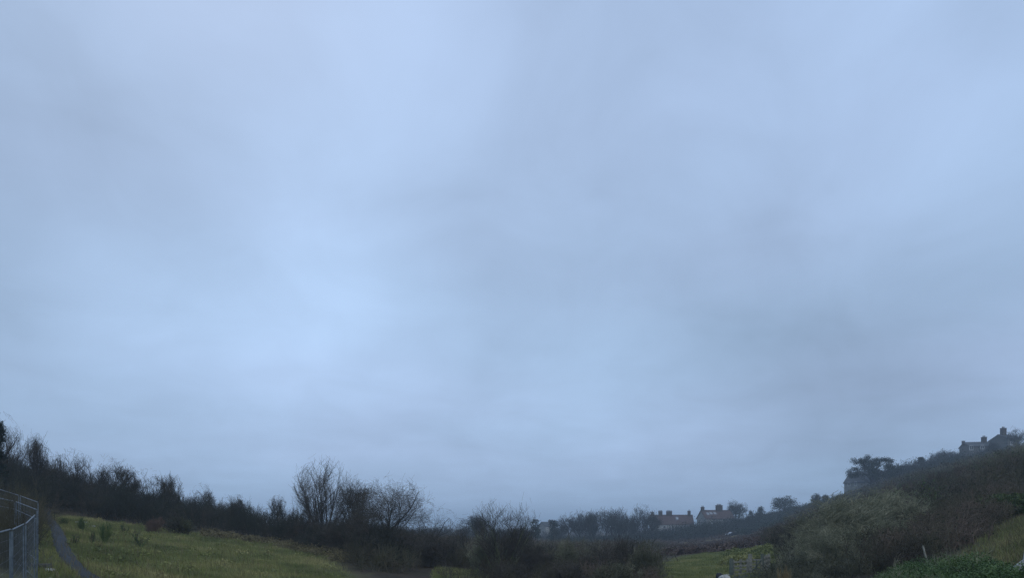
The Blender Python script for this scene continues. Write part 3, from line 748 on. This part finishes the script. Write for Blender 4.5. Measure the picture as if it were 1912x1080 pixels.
# ------------------------------------------------------------------ temporary steel mesh fence panels, left
FENCE_GROUP = 'temporary steel mesh fence panels'
def mesh_panel(a, b_, ztop_a, ztop_b, label, H=2.0, double=False):
    A = np.array([a[0], a[1], ztop_a]); B = np.array([b_[0], b_[1], ztop_b])
    o = empty('mesh_fence', tuple(A - [0, 0, H])); tag(o, label, 'fence panel', FENCE_GROUP)
    h0 = A - [0, 0, H]; v = B - A; v0 = A - h0; m = MB(); r = .026
    dn = np.array([0, 0, -1.0])
    for base_ in (A, B):
        p = base_ - h0; mm = MB(); mm.bar(p + dn * (H - .02), p + [0, 0, -.03], r, sides=8); mm.build('upright', 'steel', o)
    top = MB(); top.bar(A - h0, B - h0, r, sides=8); top.build('top_rail', 'steel', o)
    bt = MB(); bt.bar(A - h0 + dn * (H - .15), B - h0 + dn * (H - .15), r, sides=8); bt.build('bottom_rail', 'steel', o)
    if double:
        t2 = MB(); t2.bar(A - h0 + dn * .25, B - h0 + dn * .25, r * .8, sides=8); t2.build('middle_rail', 'steel', o)
    w = MB(); n = 28
    for k in range(1, n):
        p = A - h0 + v * k / n; w.bar(p, p + dn * (H - .15), .0022, sides=3)
    for k in range(1, 12):
        q = dn * (H - .15) * k / 12; w.bar(A - h0 + q, B - h0 + q, .0022, sides=3)
    w.build('wire_mesh', 'steel', o)
    for f_ in (.02,):
        ft = MB(); p = A - h0 + dn * (H + .02); ft.box(p[0] - .35, p[0] + .35, p[1] - .12, p[1] + .12, p[2] - .06, p[2] + .08); ft.build('foot_block', 'stone', o)
def fp(px, d): return ((px - CX) / F * d, d)
mesh_panel(fp(-45, 6.9), fp(19, 9.6), zpix(1006, 6.9), zpix(990, 9.6), 'steel mesh fence panel nearest the camera at the left edge')
mesh_panel(fp(23, 9.8), fp(44, 12.7), zpix(990, 9.8), zpix(980, 12.7), 'second steel mesh fence panel counting from the near end')
mesh_panel(fp(48, 12.9), fp(65, 15.9), zpix(979, 12.9), zpix(963, 15.9), 'third steel mesh fence panel, reaching the fence corner')
mesh_panel(fp(69, 16.2), fp(30, 18.8), zpix(953, 16.2), zpix(938, 18.8), 'steel mesh fence panel turning uphill from the corner', double=True)
mesh_panel(fp(27, 19.0), fp(-28, 20.8), zpix(937, 19.0), zpix(926, 20.8), 'farthest low steel mesh fence panel running uphill out of view', double=True)
mesh_panel(fp(71, 19.2), fp(38, 22.0), zpix(939, 19.2), zpix(927, 22.0), 'steel mesh fence panel of the second row right behind the corner')
mesh_panel(fp(35, 22.2), fp(-10, 24.4), zpix(926, 22.2), zpix(912, 24.4), 'highest steel mesh fence panel of the second row at the left edge')

# ------------------------------------------------------------------ individual trees and bushes
G1 = 'bare trees along the left skyline'
tri(-12, 772, 75, 46, 'tall', 'bare_tree', 'tall dark bare tree cut by the left picture edge', dens=1.2)
tri(26, 796, 44, 50, 'twisted', 'bare_tree', 'dark twiggy bare tree just right of the edge tree on the left skyline', group=G1)
tri(68, 810, 46, 52, 'round', 'thorn_tree', 'small round bare thorn tree alone on the left skyline', group=G1)
tri(130, 840, 90, 54, 'thicket', 'thorn_bush', 'broad dense dark bush right of the lone thorn tree', 'bush', group=G1, dens=1.0)
tri(100, 852, 50, 56, 'thicket', 'thorn_bush', 'low dark bush between the lone thorn tree and the broad bush', 'bush', group=G1)
tri(205, 856, 52, 57, 'round', 'bare_tree', 'open crowned bare tree with sky showing through on the left bank', group=G1, dens=.8)
tri(238, 862, 44, 59, 'tall', 'bare_tree', 'taller narrow bare tree right of the open crowned one', group=G1)
tri(275, 874, 66, 60, 'twisted', 'bare_tree', 'wide crooked bare tree midway down the left skyline', group=G1)
tri(318, 885, 46, 62, 'fan', 'bare_tree', 'feathery bare tree last before the bushes drop on the left bank', group=G1)
tri(378, 902, 46, 64, 'twisted', 'thorn_tree', 'scrubby thorn tree standing above the dark hedge bank', group=G1)
tri(440, 925, 60, 62, 'thicket', 'thorn_bush', 'low rounded bush on the dark bank right of the scrubby thorn', 'bush', group=G1)
tri(518, 922, 40, 66, 'tall', 'bare_tree', 'slender faint bare tree alone between bank and tall willow', group=G1, dens=.6)
tri(605, 853, 122, 56, 'fan', 'willow_tree', 'tallest bare willow with upright fan of stems left of centre', dens=1.0)
tri(560, 945, 90, 54, 'thicket', 'thorn_bush', 'dense dark bush at the left foot of the tallest willow', 'bush', dens=1.2)
tri(665, 893, 84, 50, 'round', 'bare_tree', 'dense bare tree wedged between tallest willow and spreading hawthorn', dens=1.2)
tri(726, 887, 158, 45, 'round', 'hawthorn_tree', 'wide spreading bare hawthorn with tangled twiggy crown', dens=1.25)
tri(650, 960, 130, 47, 'thicket', 'thorn_bush', 'dark bush under the dense bare tree left of the hawthorn', 'bush', dens=1.2)
tri(740, 975, 130, 43, 'thicket', 'thorn_bush', 'dark bush around the foot of the spreading hawthorn', 'bush', dens=1.2)
tri(806, 940, 120, 50, 'twisted', 'hawthorn_tree', 'lower bare hawthorn leaning out right of the spreading one', dens=1.0)
tri(848, 968, 74, 56, 'twisted', 'thorn_tree', 'small bare thorn at the right end of the hawthorn clump')
tri(820, 990, 90, 46, 'thicket', 'thorn_bush', 'low dark bush below the lower hawthorn', 'bush', dens=1.1)
tri(885, 958, 66, 120, 'round', 'bare_tree', 'hazy distant bare tree behind the pale stone wall', mats=('twig_far', 'twig_far'))
tri(938, 929, 128, 40, 'fan', 'willow_tree', 'pale green multi-stemmed bare willow in the middle of the valley', mats=('bark_green', 'twig'), dens=.9)
tri(905, 985, 70, 42, 'thicket', 'willow_bush', 'greenish bush at the left foot of the middle willow', 'bush', mats=('bark_green', 'twig_green'))
tri(965, 985, 90, 43, 'thicket', 'willow_bush', 'greenish bush at the right foot of the middle willow', 'bush', mats=('bark_green', 'twig'))
for px, py, w, d, lab, mt in ((1015, 1010, 100, 38, 'brown leafless bush right of the middle willow', 'twig'), (1070, 1000, 110, 41, 'arching leafless bush second right of the middle willow', 'twig_olive'),
        (1120, 1003, 100, 37, 'leafless bush with pale crossing stems in the middle thicket', 'twig'), (1165, 995, 90, 40, 'tallest leafless bush of the middle thicket', 'twig'),
        (1205, 1010, 80, 36, 'greenish leafless bush at the right end of the middle thicket', 'twig_olive'), (1050, 1042, 110, 31, 'low bramble tangled bush at the front of the middle thicket', 'twig'),
        (1150, 1045, 110, 31, 'low greenish bush at the front right of the middle thicket', 'twig_olive'), (965, 1048, 90, 33, 'low dark bush at the front left of the middle thicket', 'twig')):
    tri(px, py, w, d, 'thicket', 'thicket_bush', lab, 'bush', mats=('bark_green' if mt == 'twig_olive' else 'bark', mt), group='leafless bushes of the middle thicket', dens=.9, twig=.008)
# far row
G2 = 'bare trees in the far valley row'
FT = ('twig_far', 'twig_far')
evergreen(1000, 966, 22, 205, 'conifer', 'dark layered conifer left of the small pale cottage', 'tiers', n_clump=50, per=30, leaf=.4, trunk_h=.1)
evergreen(1034, 967, 24, 205, 'conifer', 'dark layered conifer right of the small pale cottage', 'tiers', n_clump=50, per=30, leaf=.4, trunk_h=.1)
far = [(1047, 966, 26, 'lowest small bare tree right beside the right conifer'), (1146, 951, 34, 'bare tree immediately right of the tall central one in the far row'), (1098, 957, 30, 'small bare tree tucked just right of the broad one in the far row'), (1062, 961, 34, 'second smallest bare tree at the conifer end of the far row'), (1086, 952, 42, 'broad bare tree at the conifer end of the far row'), (1108, 953, 34, 'bare tree immediately left of the tall central one in the far row'),
       (1132, 946, 44, 'tall bare tree at the centre of the far row'), (1158, 948, 30, 'narrow dark bare tree two right of the tall central one'), (1197, 944, 46, 'round fan crowned bare tree nearest the red roofed row'), (1219, 951, 30, 'smaller bare tree partly behind the left end of the red roofs'),
       (1178, 962, 30, 'low bare tree filling the dip in the far row')]
for i, (px, py, w, lab) in enumerate(far):
    tri(px, py, w * 1.25, 215 + (i * 37) % 25, 'fan' if i % 3 else 'tall', 'bare_tree', lab, mats=FT, group=G2, dens=.7)
tri(1375, 934, 40, 286, 'tall', 'bare_tree', 'bare tree standing behind the right end of the gabled cottage', mats=FT, dens=.8)
evergreen(1420, 947, 20, 290, 'evergreen_tree', 'small pointed evergreen on the ridge right of the cottages', 'cone', n_clump=30, per=30, leaf=.5)
evergreen(1402, 953, 14, 290, 'evergreen_tree', 'tiny evergreen on the ridge nearest the gabled cottage', 'cone', n_clump=20, per=25, leaf=.5)
evergreen(1465, 927, 40, 286, 'evergreen_tree', 'wind-shaped round evergreen alone on the ridge', 'pine', n_clump=70, per=50, leaf=.45, gap=1.1)
tri(1524, 921, 20, 262, 'round', 'thorn_tree', 'small round thorn tree by the ridge fence posts', mats=FT, dens=.8, min_h=1)
tri(1541, 924, 15, 262, 'round', 'thorn_tree', 'smaller thorn tree just right of the round one on the ridge', mats=FT, dens=.8, min_h=1)
evergreen(1626, 850, 76, 230, 'pine_tree', 'large dark spreading pine with open clumped crown above the barn', 'pine', n_clump=64, per=260, leaf=.34, gap=.50, pz=912)
evergreen(1670, 866, 44, 232, 'evergreen_tree', 'dense dome shaped evergreen right of the spreading pine', 'round', n_clump=60, per=60, leaf=.5, trunk_h=.05)
evergreen(1700, 872, 22, 243, 'evergreen_tree', 'low dark evergreen in front of the slate roofed outbuilding', 'round', n_clump=40, per=50, leaf=.45, trunk_h=.05)
evergreen(1720, 853, 19, 234, 'evergreen_tree', 'spiky topped evergreen right of the outbuilding', 'cone', n_clump=45, per=45, leaf=.5)
evergreen(1744, 862, 46, 234, 'evergreen_tree', 'broad low evergreen between spiky evergreen and bare hilltop tree', 'round', n_clump=50, per=50, leaf=.5, trunk_h=.05)
tri(1766, 837, 44, 244, 'tall', 'bare_tree', 'rounded bare tree on the hill left of the grey farmhouse', mats=FT, dens=.9)
tri(1786, 842, 20, 246, 'fan', 'bare_tree', 'thin bare tree between the rounded one and the flat topped wall', mats=FT, dens=.6)
tri(1854, 826, 26, 232, 'round', 'bare_tree', 'twisted bare tree between farmhouse and tall narrow house', mats=FT, dens=.9)
evergreen(1888, 838, 34, 228, 'evergreen_tree', 'dark evergreen screening the right side of the tall narrow house', 'round', n_clump=50, per=60, leaf=.45, trunk_h=.05)
evergreen(1783, 853, 40, 232, 'evergreen_tree', 'low dark evergreen below the flat topped wall left of the farmhouse', 'round', n_clump=50, per=60, leaf=.45, trunk_h=.0)
tri(1902, 797, 46, 222, 'tall', 'bare_tree', 'tall upright bare tree on the hill top at the right edge', mats=FT, dens=.7)
# right foreground
tri(1482, 965, 84, 43, 'thicket', 'thorn_bush', 'dark tangled bush right of the field gate', 'bush', dens=1.3)
tri(1570, 920, 180, 36, 'fan', 'willow_tree', 'large lichen covered willow clump left part, wide fan of grey green stems', mats=('bark_green', 'twig_green'), dens=1.0, twig=.009)
tri(1634, 910, 195, 38, 'thicket', 'willow_tree', 'large lichen covered willow clump right part, domed tangled crown', mats=('bark_green', 'twig_green'), dens=1.2, twig=.009)
tri(1540, 975, 160, 33, 'thicket', 'willow_bush', 'lichen green bush under the left of the large willow clump', 'bush', mats=('bark_green', 'twig_green'), dens=1.4)
tri(1640, 965, 175, 34, 'thicket', 'willow_bush', 'lichen green bush under the right of the large willow clump', 'bush', mats=('bark_green', 'twig_green'), dens=1.2)
tri(1720, 960, 120, 42, 'thicket', 'thorn_bush', 'brown bush on the slope right of the large willow clump', 'bush', dens=1.3)
tri(1465, 1052, 26, 27, 'fan', 'golden_shrub', 'small bare shrub with golden tan stems by the path', 'shrub', mats=('twig_gold', 'twig_gold'), dens=.3)
for px, py, w, d, lab in ((1886, 922, 90, 34, 'rounded bright gorse bush nearest the right edge'), (1836, 945, 60, 35, 'dark gorse bush left of the brightest one'), (1788, 962, 56, 36, 'middle gorse bush on the right slope'),
        (1735, 940, 50, 62, 'yellow green gorse bush above the brown scrub'), (1700, 905, 46, 110, 'pale rounded bush high in the hillside scrub')):
    evergreen(px, py, w, d, 'gorse_bush', lab, 'round', 'leaf_gorse', n_clump=70, per=90, leaf=.13 if d < 60 else .3, cat='bush', group='gorse bushes on the right slope', trunk_h=.0)
for px, py, w, d, lab, mt in ((1752, 972, 84, 56, 'reddish leafless bush above the green bramble bank', 'twig_red'), (1690, 985, 70, 46, 'pale tangled bush between the willow clump and the gorse', 'twig_olive'), (1835, 900, 70, 88, 'brown leafless bush halfway up below the farmhouse', 'twig'),
        (1898, 872, 80, 78, 'large pale stemmed bush cut by the right picture edge', 'twig_green'), (1780, 925, 60, 82, 'dark leafless bush in the middle of the right hillside', 'bark'), (1725, 905, 54, 120, 'greyish leafless bush high on the slope beside the pale rounded one', 'twig_olive')):
    tri(px, py, w, d, 'thicket', 'hillside_bush', lab, 'bush', mats=('bark', mt), dens=.9, group='leafless bushes on the right hillside', twig=max(.008, d * .00016))
evergreen(-2, 776, 34, 44, 'evergreen_tree', 'narrow dark evergreen standing at the very left picture edge', 'cone', n_clump=60, per=90, leaf=.14)
# small plants in the left turf
for px, py, w, d, lab in ((196, 968, 26, 32, 'dark upright broom shrub on the left turf'), (152, 962, 16, 36, 'thin upright broom shrub left of the larger one'), (120, 968, 18, 38, 'small broom shrub by the top of the footpath')):
    tri(px, py, w, d, 'fan', 'broom_shrub', lab, 'shrub', mats=('leaf_gorse', 'leaf_gorse'), dens=.35, twig=.004, group='broom shrubs on the left turf', min_h=.6)
tri(290, 962, 40, 45, 'thicket', 'rusty_shrub', 'rust coloured shrub against the dark bank', 'shrub', mats=('twig_red', 'twig_red'), dens=.9)
evergreen(335, 965, 50, 47, 'evergreen_bush', 'green leafy bush at the foot of the dark bank', 'round', 'leaf_scrub', n_clump=34, per=60, leaf=.13, cat='bush', trunk_h=0)
for px, py, w, d, lab in ((262, 985, 30, 33, 'low sprawling broom shrub right of the dark upright one'), (172, 985, 14, 30, 'small wispy broom shrub nearest the path bend'), (232, 972, 16, 40, 'thin broom shrub behind the dark upright one'), (140, 992, 22, 28, 'leggy broom shrub close to the path')):
    tri(px, py, w, d, 'twisted', 'broom_shrub', lab, 'shrub', mats=('leaf_gorse', 'twig'), dens=.35, twig=.004, group='broom shrubs on the left turf', min_h=.5)
pts = scatter(38, 60, 1600, 1900, 12, 20, lambda px, d, x: d < np.interp(px, [1560, 1700, 1800, 1905], [14.5, 20, 18, 12]) + 1)
mass('bramble_stems', pts, np.random.default_rng(5).uniform(.6, 1.15, 60), np.random.default_rng(6).uniform(.5, .9, 60), 39, 'bare bramble stems poking out of the green bank', 'scrub', 'twig_green', tw=.004, n_stem=8, k1=4, k2=2)
# ridge fence posts
for k, px in enumerate((1494, 1503, 1551, 1561)):
    post(px, 241, 1.8, .22, ('left fence post of the pair on the far ridge', 'right fence post of the pair on the far ridge', 'ridge fence post just right of the thorn trees', 'ridge fence post nearest the barn')[k], mat='wood_dark')

# ------------------------------------------------------------------ undergrowth masses
rng = np.random.default_rng(77)
def hs(n, a, b_): return rng.uniform(a, b_, n)
def edge_left(px): return np.interp(px, [-200, 60, 90, 300, 500, 600, 700, 900], [30, 34, 50, 50, 51, 46, 38, 44])
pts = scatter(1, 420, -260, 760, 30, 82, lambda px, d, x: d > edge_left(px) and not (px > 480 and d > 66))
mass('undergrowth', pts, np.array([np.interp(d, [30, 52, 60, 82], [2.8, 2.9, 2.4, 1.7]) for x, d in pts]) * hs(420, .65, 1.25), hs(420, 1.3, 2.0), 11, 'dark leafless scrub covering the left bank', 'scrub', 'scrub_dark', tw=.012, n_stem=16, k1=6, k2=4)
pts = scatter(2, 110, -160, 64, 17, 36, lambda px, d, x: px < 60 - (d < 24) * 30)
mass('undergrowth', pts, hs(110, 1.3, 2.4), hs(110, .8, 1.3), 12, 'leafless brown scrub behind the steel mesh fence', 'scrub', 'scrub', tw=.007, n_stem=16, k1=6, k2=4)
pts = scatter(3, 260, 640, 1240, 30, 58, lambda px, d, x: not (760 < px < 915 and d < 45) and not (px > 1215 and d > 36) and (px > 760 or d > 36))
mass('undergrowth', pts, hs(260, .9, 1.8), hs(260, 1.0, 1.5), 13, 'tangled brown scrub filling the valley floor', 'scrub', 'scrub', tw=.009, n_stem=14, k1=6, k2=4, leafmat='leaf_scrub', leaf_n=60, leaf_s=.10)
pts = scatter(4, 700, 600, 1240, 58, 190, lambda px, d, x: d > 85 or px > 900 or True)
mass('undergrowth', pts, hs(700, 1.2, 2.4), hs(700, 1.8, 3.0), 14, 'far low scrub stretching across the valley', 'scrub', 'scrub', tw=.03, n_stem=12, k1=5, k2=0, lv2=False)
pts = scatter(5, 420, 1235, 1500, 84, 260, lambda px, d, x: abs(d - np.interp(px, [1160, 1240, 1300, 1360, 1420, 1500], [205, 204, 212, 226, 236, 250])) > 7)
mass('undergrowth', pts, hs(420, .5, 1.1), hs(420, 1.8, 3.0), 15, 'low reddish brown scrub on the rise below the cottages', 'scrub', 'twig_red', tw=.03, n_stem=12, k1=5, k2=0, lv2=False)
pts = scatter(6, 900, 1440, 2350, 46, 130, lambda px, d, x: px > 1500 or d > 60)
mass('undergrowth', pts, hs(900, 1.2, 2.6), hs(900, 1.4, 2.4), 16, 'brown bramble scrub covering the right hillside', 'scrub', 'scrub', tw=.016, n_stem=14, k1=5, k2=3, leafmat='leaf_scrub', leaf_n=60, leaf_s=.20)
pts = scatter(7, 1100, 1480, 2300, 130, 240)
mass('undergrowth', pts, hs(1100, 1.6, 3.2), hs(1100, 2.2, 3.4), 17, 'distant scrub on the upper right hillside', 'scrub', 'scrub', tw=.035, n_stem=10, k1=5, k2=0, lv2=False, leafmat='leaf_scrub', leaf_n=50, leaf_s=.45)
pts = scatter(8, 240, 1640, 1900, 24, 44, lambda px, d, x: d > np.interp(px, [1640, 1790, 1830, 1880, 2000], [24, 27, 30, 35, 38]))
mass('undergrowth', pts, hs(240, .8, 1.8), hs(240, .9, 1.5), 18, 'mixed green and brown bramble at the foot of the right slope', 'scrub', 'scrub', tw=.008, n_stem=14, k1=5, k2=4, leafmat='leaf_scrub', leaf_n=90, leaf_s=.09)
pts = scatter(9, 130, 1440, 1680, 27, 36)
mass('undergrowth', pts, hs(130, .6, 1.2), hs(130, .9, 1.3), 19, 'low tangled scrub round the foot of the willow clump', 'scrub', 'twig_olive', tw=.007, n_stem=12, k1=5, k2=3, leafmat='leaf_scrub', leaf_n=70, leaf_s=.07)
pts = scatter(60, 150, 1500, 2350, 42, 200, lambda px, d, x: math.sin(x * .11 + 2) * math.cos(d * .07) > .15)
mass('bramble_patches', pts, hs(150, 1.4, 2.6), hs(150, 1.8, 3.0), 61, 'mossy green scrub patches on the right hillside', 'scrub', 'scrub', tw=.02, n_stem=14, k1=5, k2=2, leafmat='leaf_gorse', leaf_n=260, leaf_s=.22)
pts = scatter(62, 190, 1560, 2350, 44, 150, lambda px, d, x: math.sin(x * .09 + .4) * math.cos(d * .09 + 1) > .1)
mass('bramble_patches', pts, hs(190, 1.6, 2.8), hs(190, 1.6, 2.6), 63, 'reddish leafless scrub patches on the right hillside', 'scrub', 'twig_red', tw=.016, n_stem=14, k1=6, k2=3)
pts = scatter(64, 110, 1560, 2350, 44, 160, lambda px, d, x: math.sin(x * .13 + 4) * math.cos(d * .06 + 2) > .2)
mass('bramble_patches', pts, hs(110, 2.0, 3.4), hs(110, 1.8, 2.8), 65, 'pale grey green leafless scrub patches on the right hillside', 'scrub', 'twig_green', tw=.016, n_stem=14, k1=6, k2=3)
pts = scatter(66, 16, 815, 905, 33, 40)
mass('undergrowth', pts, hs(16, .7, 1.3), hs(16, .4, .7), 67, 'thin bare stems standing in front of the small green patch', 'scrub', 'twig', tw=.006, n_stem=8, k1=4, k2=2)
# dark hedge belt under the far row and along the ridge
pts = scatter(20, 420, 1030, 1420, 232, 272, lambda px, d, x: d > np.interp(px, [1030, 1240, 1300, 1360, 1420], [232, 234, 236, 246, 252]))
mass('hedge_belt', pts, np.array([np.interp(CX + F * x / d, [1030, 1180, 1215, 1380, 1420], [1.5, 1.6, 4.4, 5.6, 6.0]) for x, d in pts]) * hs(420, .7, 1.2), hs(420, 2.0, 3.0), 21, 'dark shrubbery in front of the far cottages', 'shrubbery', 'twig_far', tw=.04, n_stem=10, k1=4, k2=0, lv2=False, leafmat='leaf_dark', leaf_n=90, leaf_s=.5)
pts = scatter(22, 380, 1380, 1860, 226, 244)
mass('hedge_belt', pts, np.array([np.interp(CX + F * x / d, [1380, 1560, 1600, 1645, 1665, 1700, 1800, 1860], [1.6, 1.6, 2.0, 2.2, 6.0, 7.2, 5.4, 5.0]) for x, d in pts]) * hs(380, .7, 1.2), hs(380, 2.0, 3.0), 23, 'dark evergreen belt along the right ridge', 'shrubbery', 'twig_far', tw=.04, n_stem=10, k1=4, k2=0, lv2=False, leafmat='leaf_dark', leaf_n=90, leaf_s=.5)
# far wood across the valley head, lost in haze
pts = scatter(24, 420, 300, 1080, 230, 420)
mass('far_wood', pts, hs(420, 3.0, 6.0), hs(420, 3.0, 5.0), 25, 'hazy far wood across the valley head', 'wood', 'twig_far', tw=.06, n_stem=12, k1=5, k2=0, lv2=False)

pts = scatter(26, 260, 1370, 1590, 244, 300)
mass('hedge_belt', pts, hs(260, 1.4, 2.6), hs(260, 2.2, 3.2), 27, 'dark gorse and thorn covering the ridge right of the cottages', 'shrubbery', 'twig_far', tw=.04, n_stem=10, k1=4, k2=0, lv2=False, leafmat='leaf_dark', leaf_n=90, leaf_s=.5)
# bright ivy and bramble bank, lower right
def leafbank(name, pts, hh, ww, per, size, mat, seed, label):
    rng = np.random.default_rng(seed); A = []
    for (x, y), h, w in zip(pts, hh, ww):
        u = unit(rng.normal(size=(per, 3))); u[:, 2] = np.abs(u[:, 2]); q = u * [w, w, h] * rng.uniform(.75, 1.02, per)[:, None]
        A.append(q + [x, y, gz(x, y)])
    V, Q = leaves(rng, np.concatenate(A), size, size * .5, .8, up=.3)
    o = mesh_obj(name, V, Q, MT[mat]); return tag(o, label, 'ground cover', kind='stuff')
pts = scatter(30, 260, 1560, 1930, 11.5, 22, lambda px, d, x: px > 1560 + (d - 11.5) * 8 and d < np.interp(px, [1560, 1700, 1800, 1905], [14.5, 20, 18, 12]))
leafbank('bramble_leaves', pts, hs(260, .4, .85), hs(260, .5, .9), 1100, .045, 'leaf_ivy', 31, 'bright green leafy bramble bank in the lower right corner')
pts = scatter(32, 90, 1360, 1440, 52, 66)
leafbank('tussocks', pts, hs(90, .5, 1.0), hs(90, .6, 1.0), 160, .16, 'blade', 33, 'rough tan green tussocks behind the rail fence')

pts = scatter(34, 160, 380, 700, 40, 53, lambda px, d, x: abs(d - edge_left(px) + 1.5) < 2.5)
leafbank('tussocks', pts, hs(160, .2, .55), hs(160, .3, .7), 90, .13, 'straw', 35, 'dry tan tussocks along the lower edge of the dark bank')
pts = scatter(36, 140, 80, 640, 16, 50, lambda px, d, x: px > 130)
leafbank('tussocks', pts, hs(140, .10, .28), hs(140, .2, .6), 60, .10, 'blade', 37, 'low darker tufts dotted over the left turf')
# grass
def grass(name, region, n, px0, px1, d0, d1, hmin, hmax, wd, seed, label, mat='blade'):
    rng = np.random.default_rng(seed); m = n * 3
    d = np.sqrt(rng.uniform(d0 ** 2, d1 ** 2, m)) if d1 < 40 else rng.uniform(d0, d1, m); px = rng.uniform(px0, px1, m); x = (px - CX) / F * d
    k = poly_mask(x, d, region, 3) > rng.uniform(.2, .9, m)
    clump = np.sin(x * 1.9 + 2 * np.sin(d * .8)) * np.cos(d * 1.6 + x * .6) + rng.normal(0, .6, m)
    k &= clump > -.5
    if name == 'grass_left':
        fx = np.interp(d, [9, 14, 17.5, 20, 22.5, 26, 30, 35, 42, 50], [420, 270, 200, 160, 132, 116, 111, 103, 92, 86]); k &= np.abs(x - (fx - CX) / F * d) > .40
    x, d = x[k][:n], d[k][:n]; c = clump[k][:n]; n = len(x); z = ground(x, d)
    h = rng.uniform(hmin, hmax, n) * (1 + .35 * np.clip(c, -1, 1)); a = rng.uniform(0, 6.283, n); ln = rng.uniform(.1, .8, n) * h; la = rng.uniform(0, 6.283, n)
    w = wd * rng.uniform(.6, 1.3, n); B = np.stack([x, d, z - .01], 1); s = np.stack([np.cos(a) * w, np.sin(a) * w, a * 0], 1)
    lean = np.stack([np.cos(la) * ln, np.sin(la) * ln, h], 1); mid = np.stack([np.cos(la) * ln * .35, np.sin(la) * ln * .35, h * .6], 1)
    V = np.stack([B - s, B + s, B + mid + s * .6, B + mid - s * .6, B + lean], 1).reshape(-1, 3); q = np.arange(n)[:, None] * 5
    o = mesh_obj('grass', V, [np.concatenate([q, q + 1, q + 2, q + 3], 1), np.concatenate([q + 3, q + 2, q + 4], 1)], MT[mat]); return tag(o, label, 'grass', kind='stuff')
grass('grass_left', TURF_LEFT, 110000, 55, 720, 12, 52, .08, .22, .009, 41, 'rough grass on the left turf')
grass('g', TURF_LEFT, 6000, 55, 620, 16, 52, .25, .50, .008, 42, 'taller dry stalks in the left turf', 'straw')
grass('g', TURF_GATE, 40000, 1190, 1450, 30, 84, .08, .22, .018, 43, 'grass around the field gate')
grass('g', TURF_RIGHT, 42000, 1780, 2400, 12, 33, .10, .30, .009, 44, 'grass on the right bank')
grass('g', TURF_RIGHT, 9000, 1780, 2100, 12, 33, .20, .45, .008, 46, 'dry stalks on the right bank', 'straw')
grass('g', TURF_MID, 12000, 760, 915, 33, 46, .10, .28, .014, 45, 'grass patch between the hawthorns and the middle willow')

# ------------------------------------------------------------------ haze
hb = MB(); hb.box(-5200, 5200, -80, 6100, -14, 62)
hm = bpy.data.materials.new('haze'); hm.use_nodes = True; t = hm.node_tree; t.nodes.clear()
pv = t.nodes.new('ShaderNodeVolumePrincipled'); pv.inputs['Color'].default_value = (.76, .89, 1.0, 1); pv.inputs['Density'].default_value = .0007
pv.inputs['Anisotropy'].default_value = .0
mo = t.nodes.new('ShaderNodeOutputMaterial'); t.links.new(pv.outputs[0], mo.inputs['Volume'])
MT['haze'] = hm
ho = hb.build('haze', 'haze'); tag(ho, 'thin blue damp air over the whole valley', 'haze', kind='stuff')
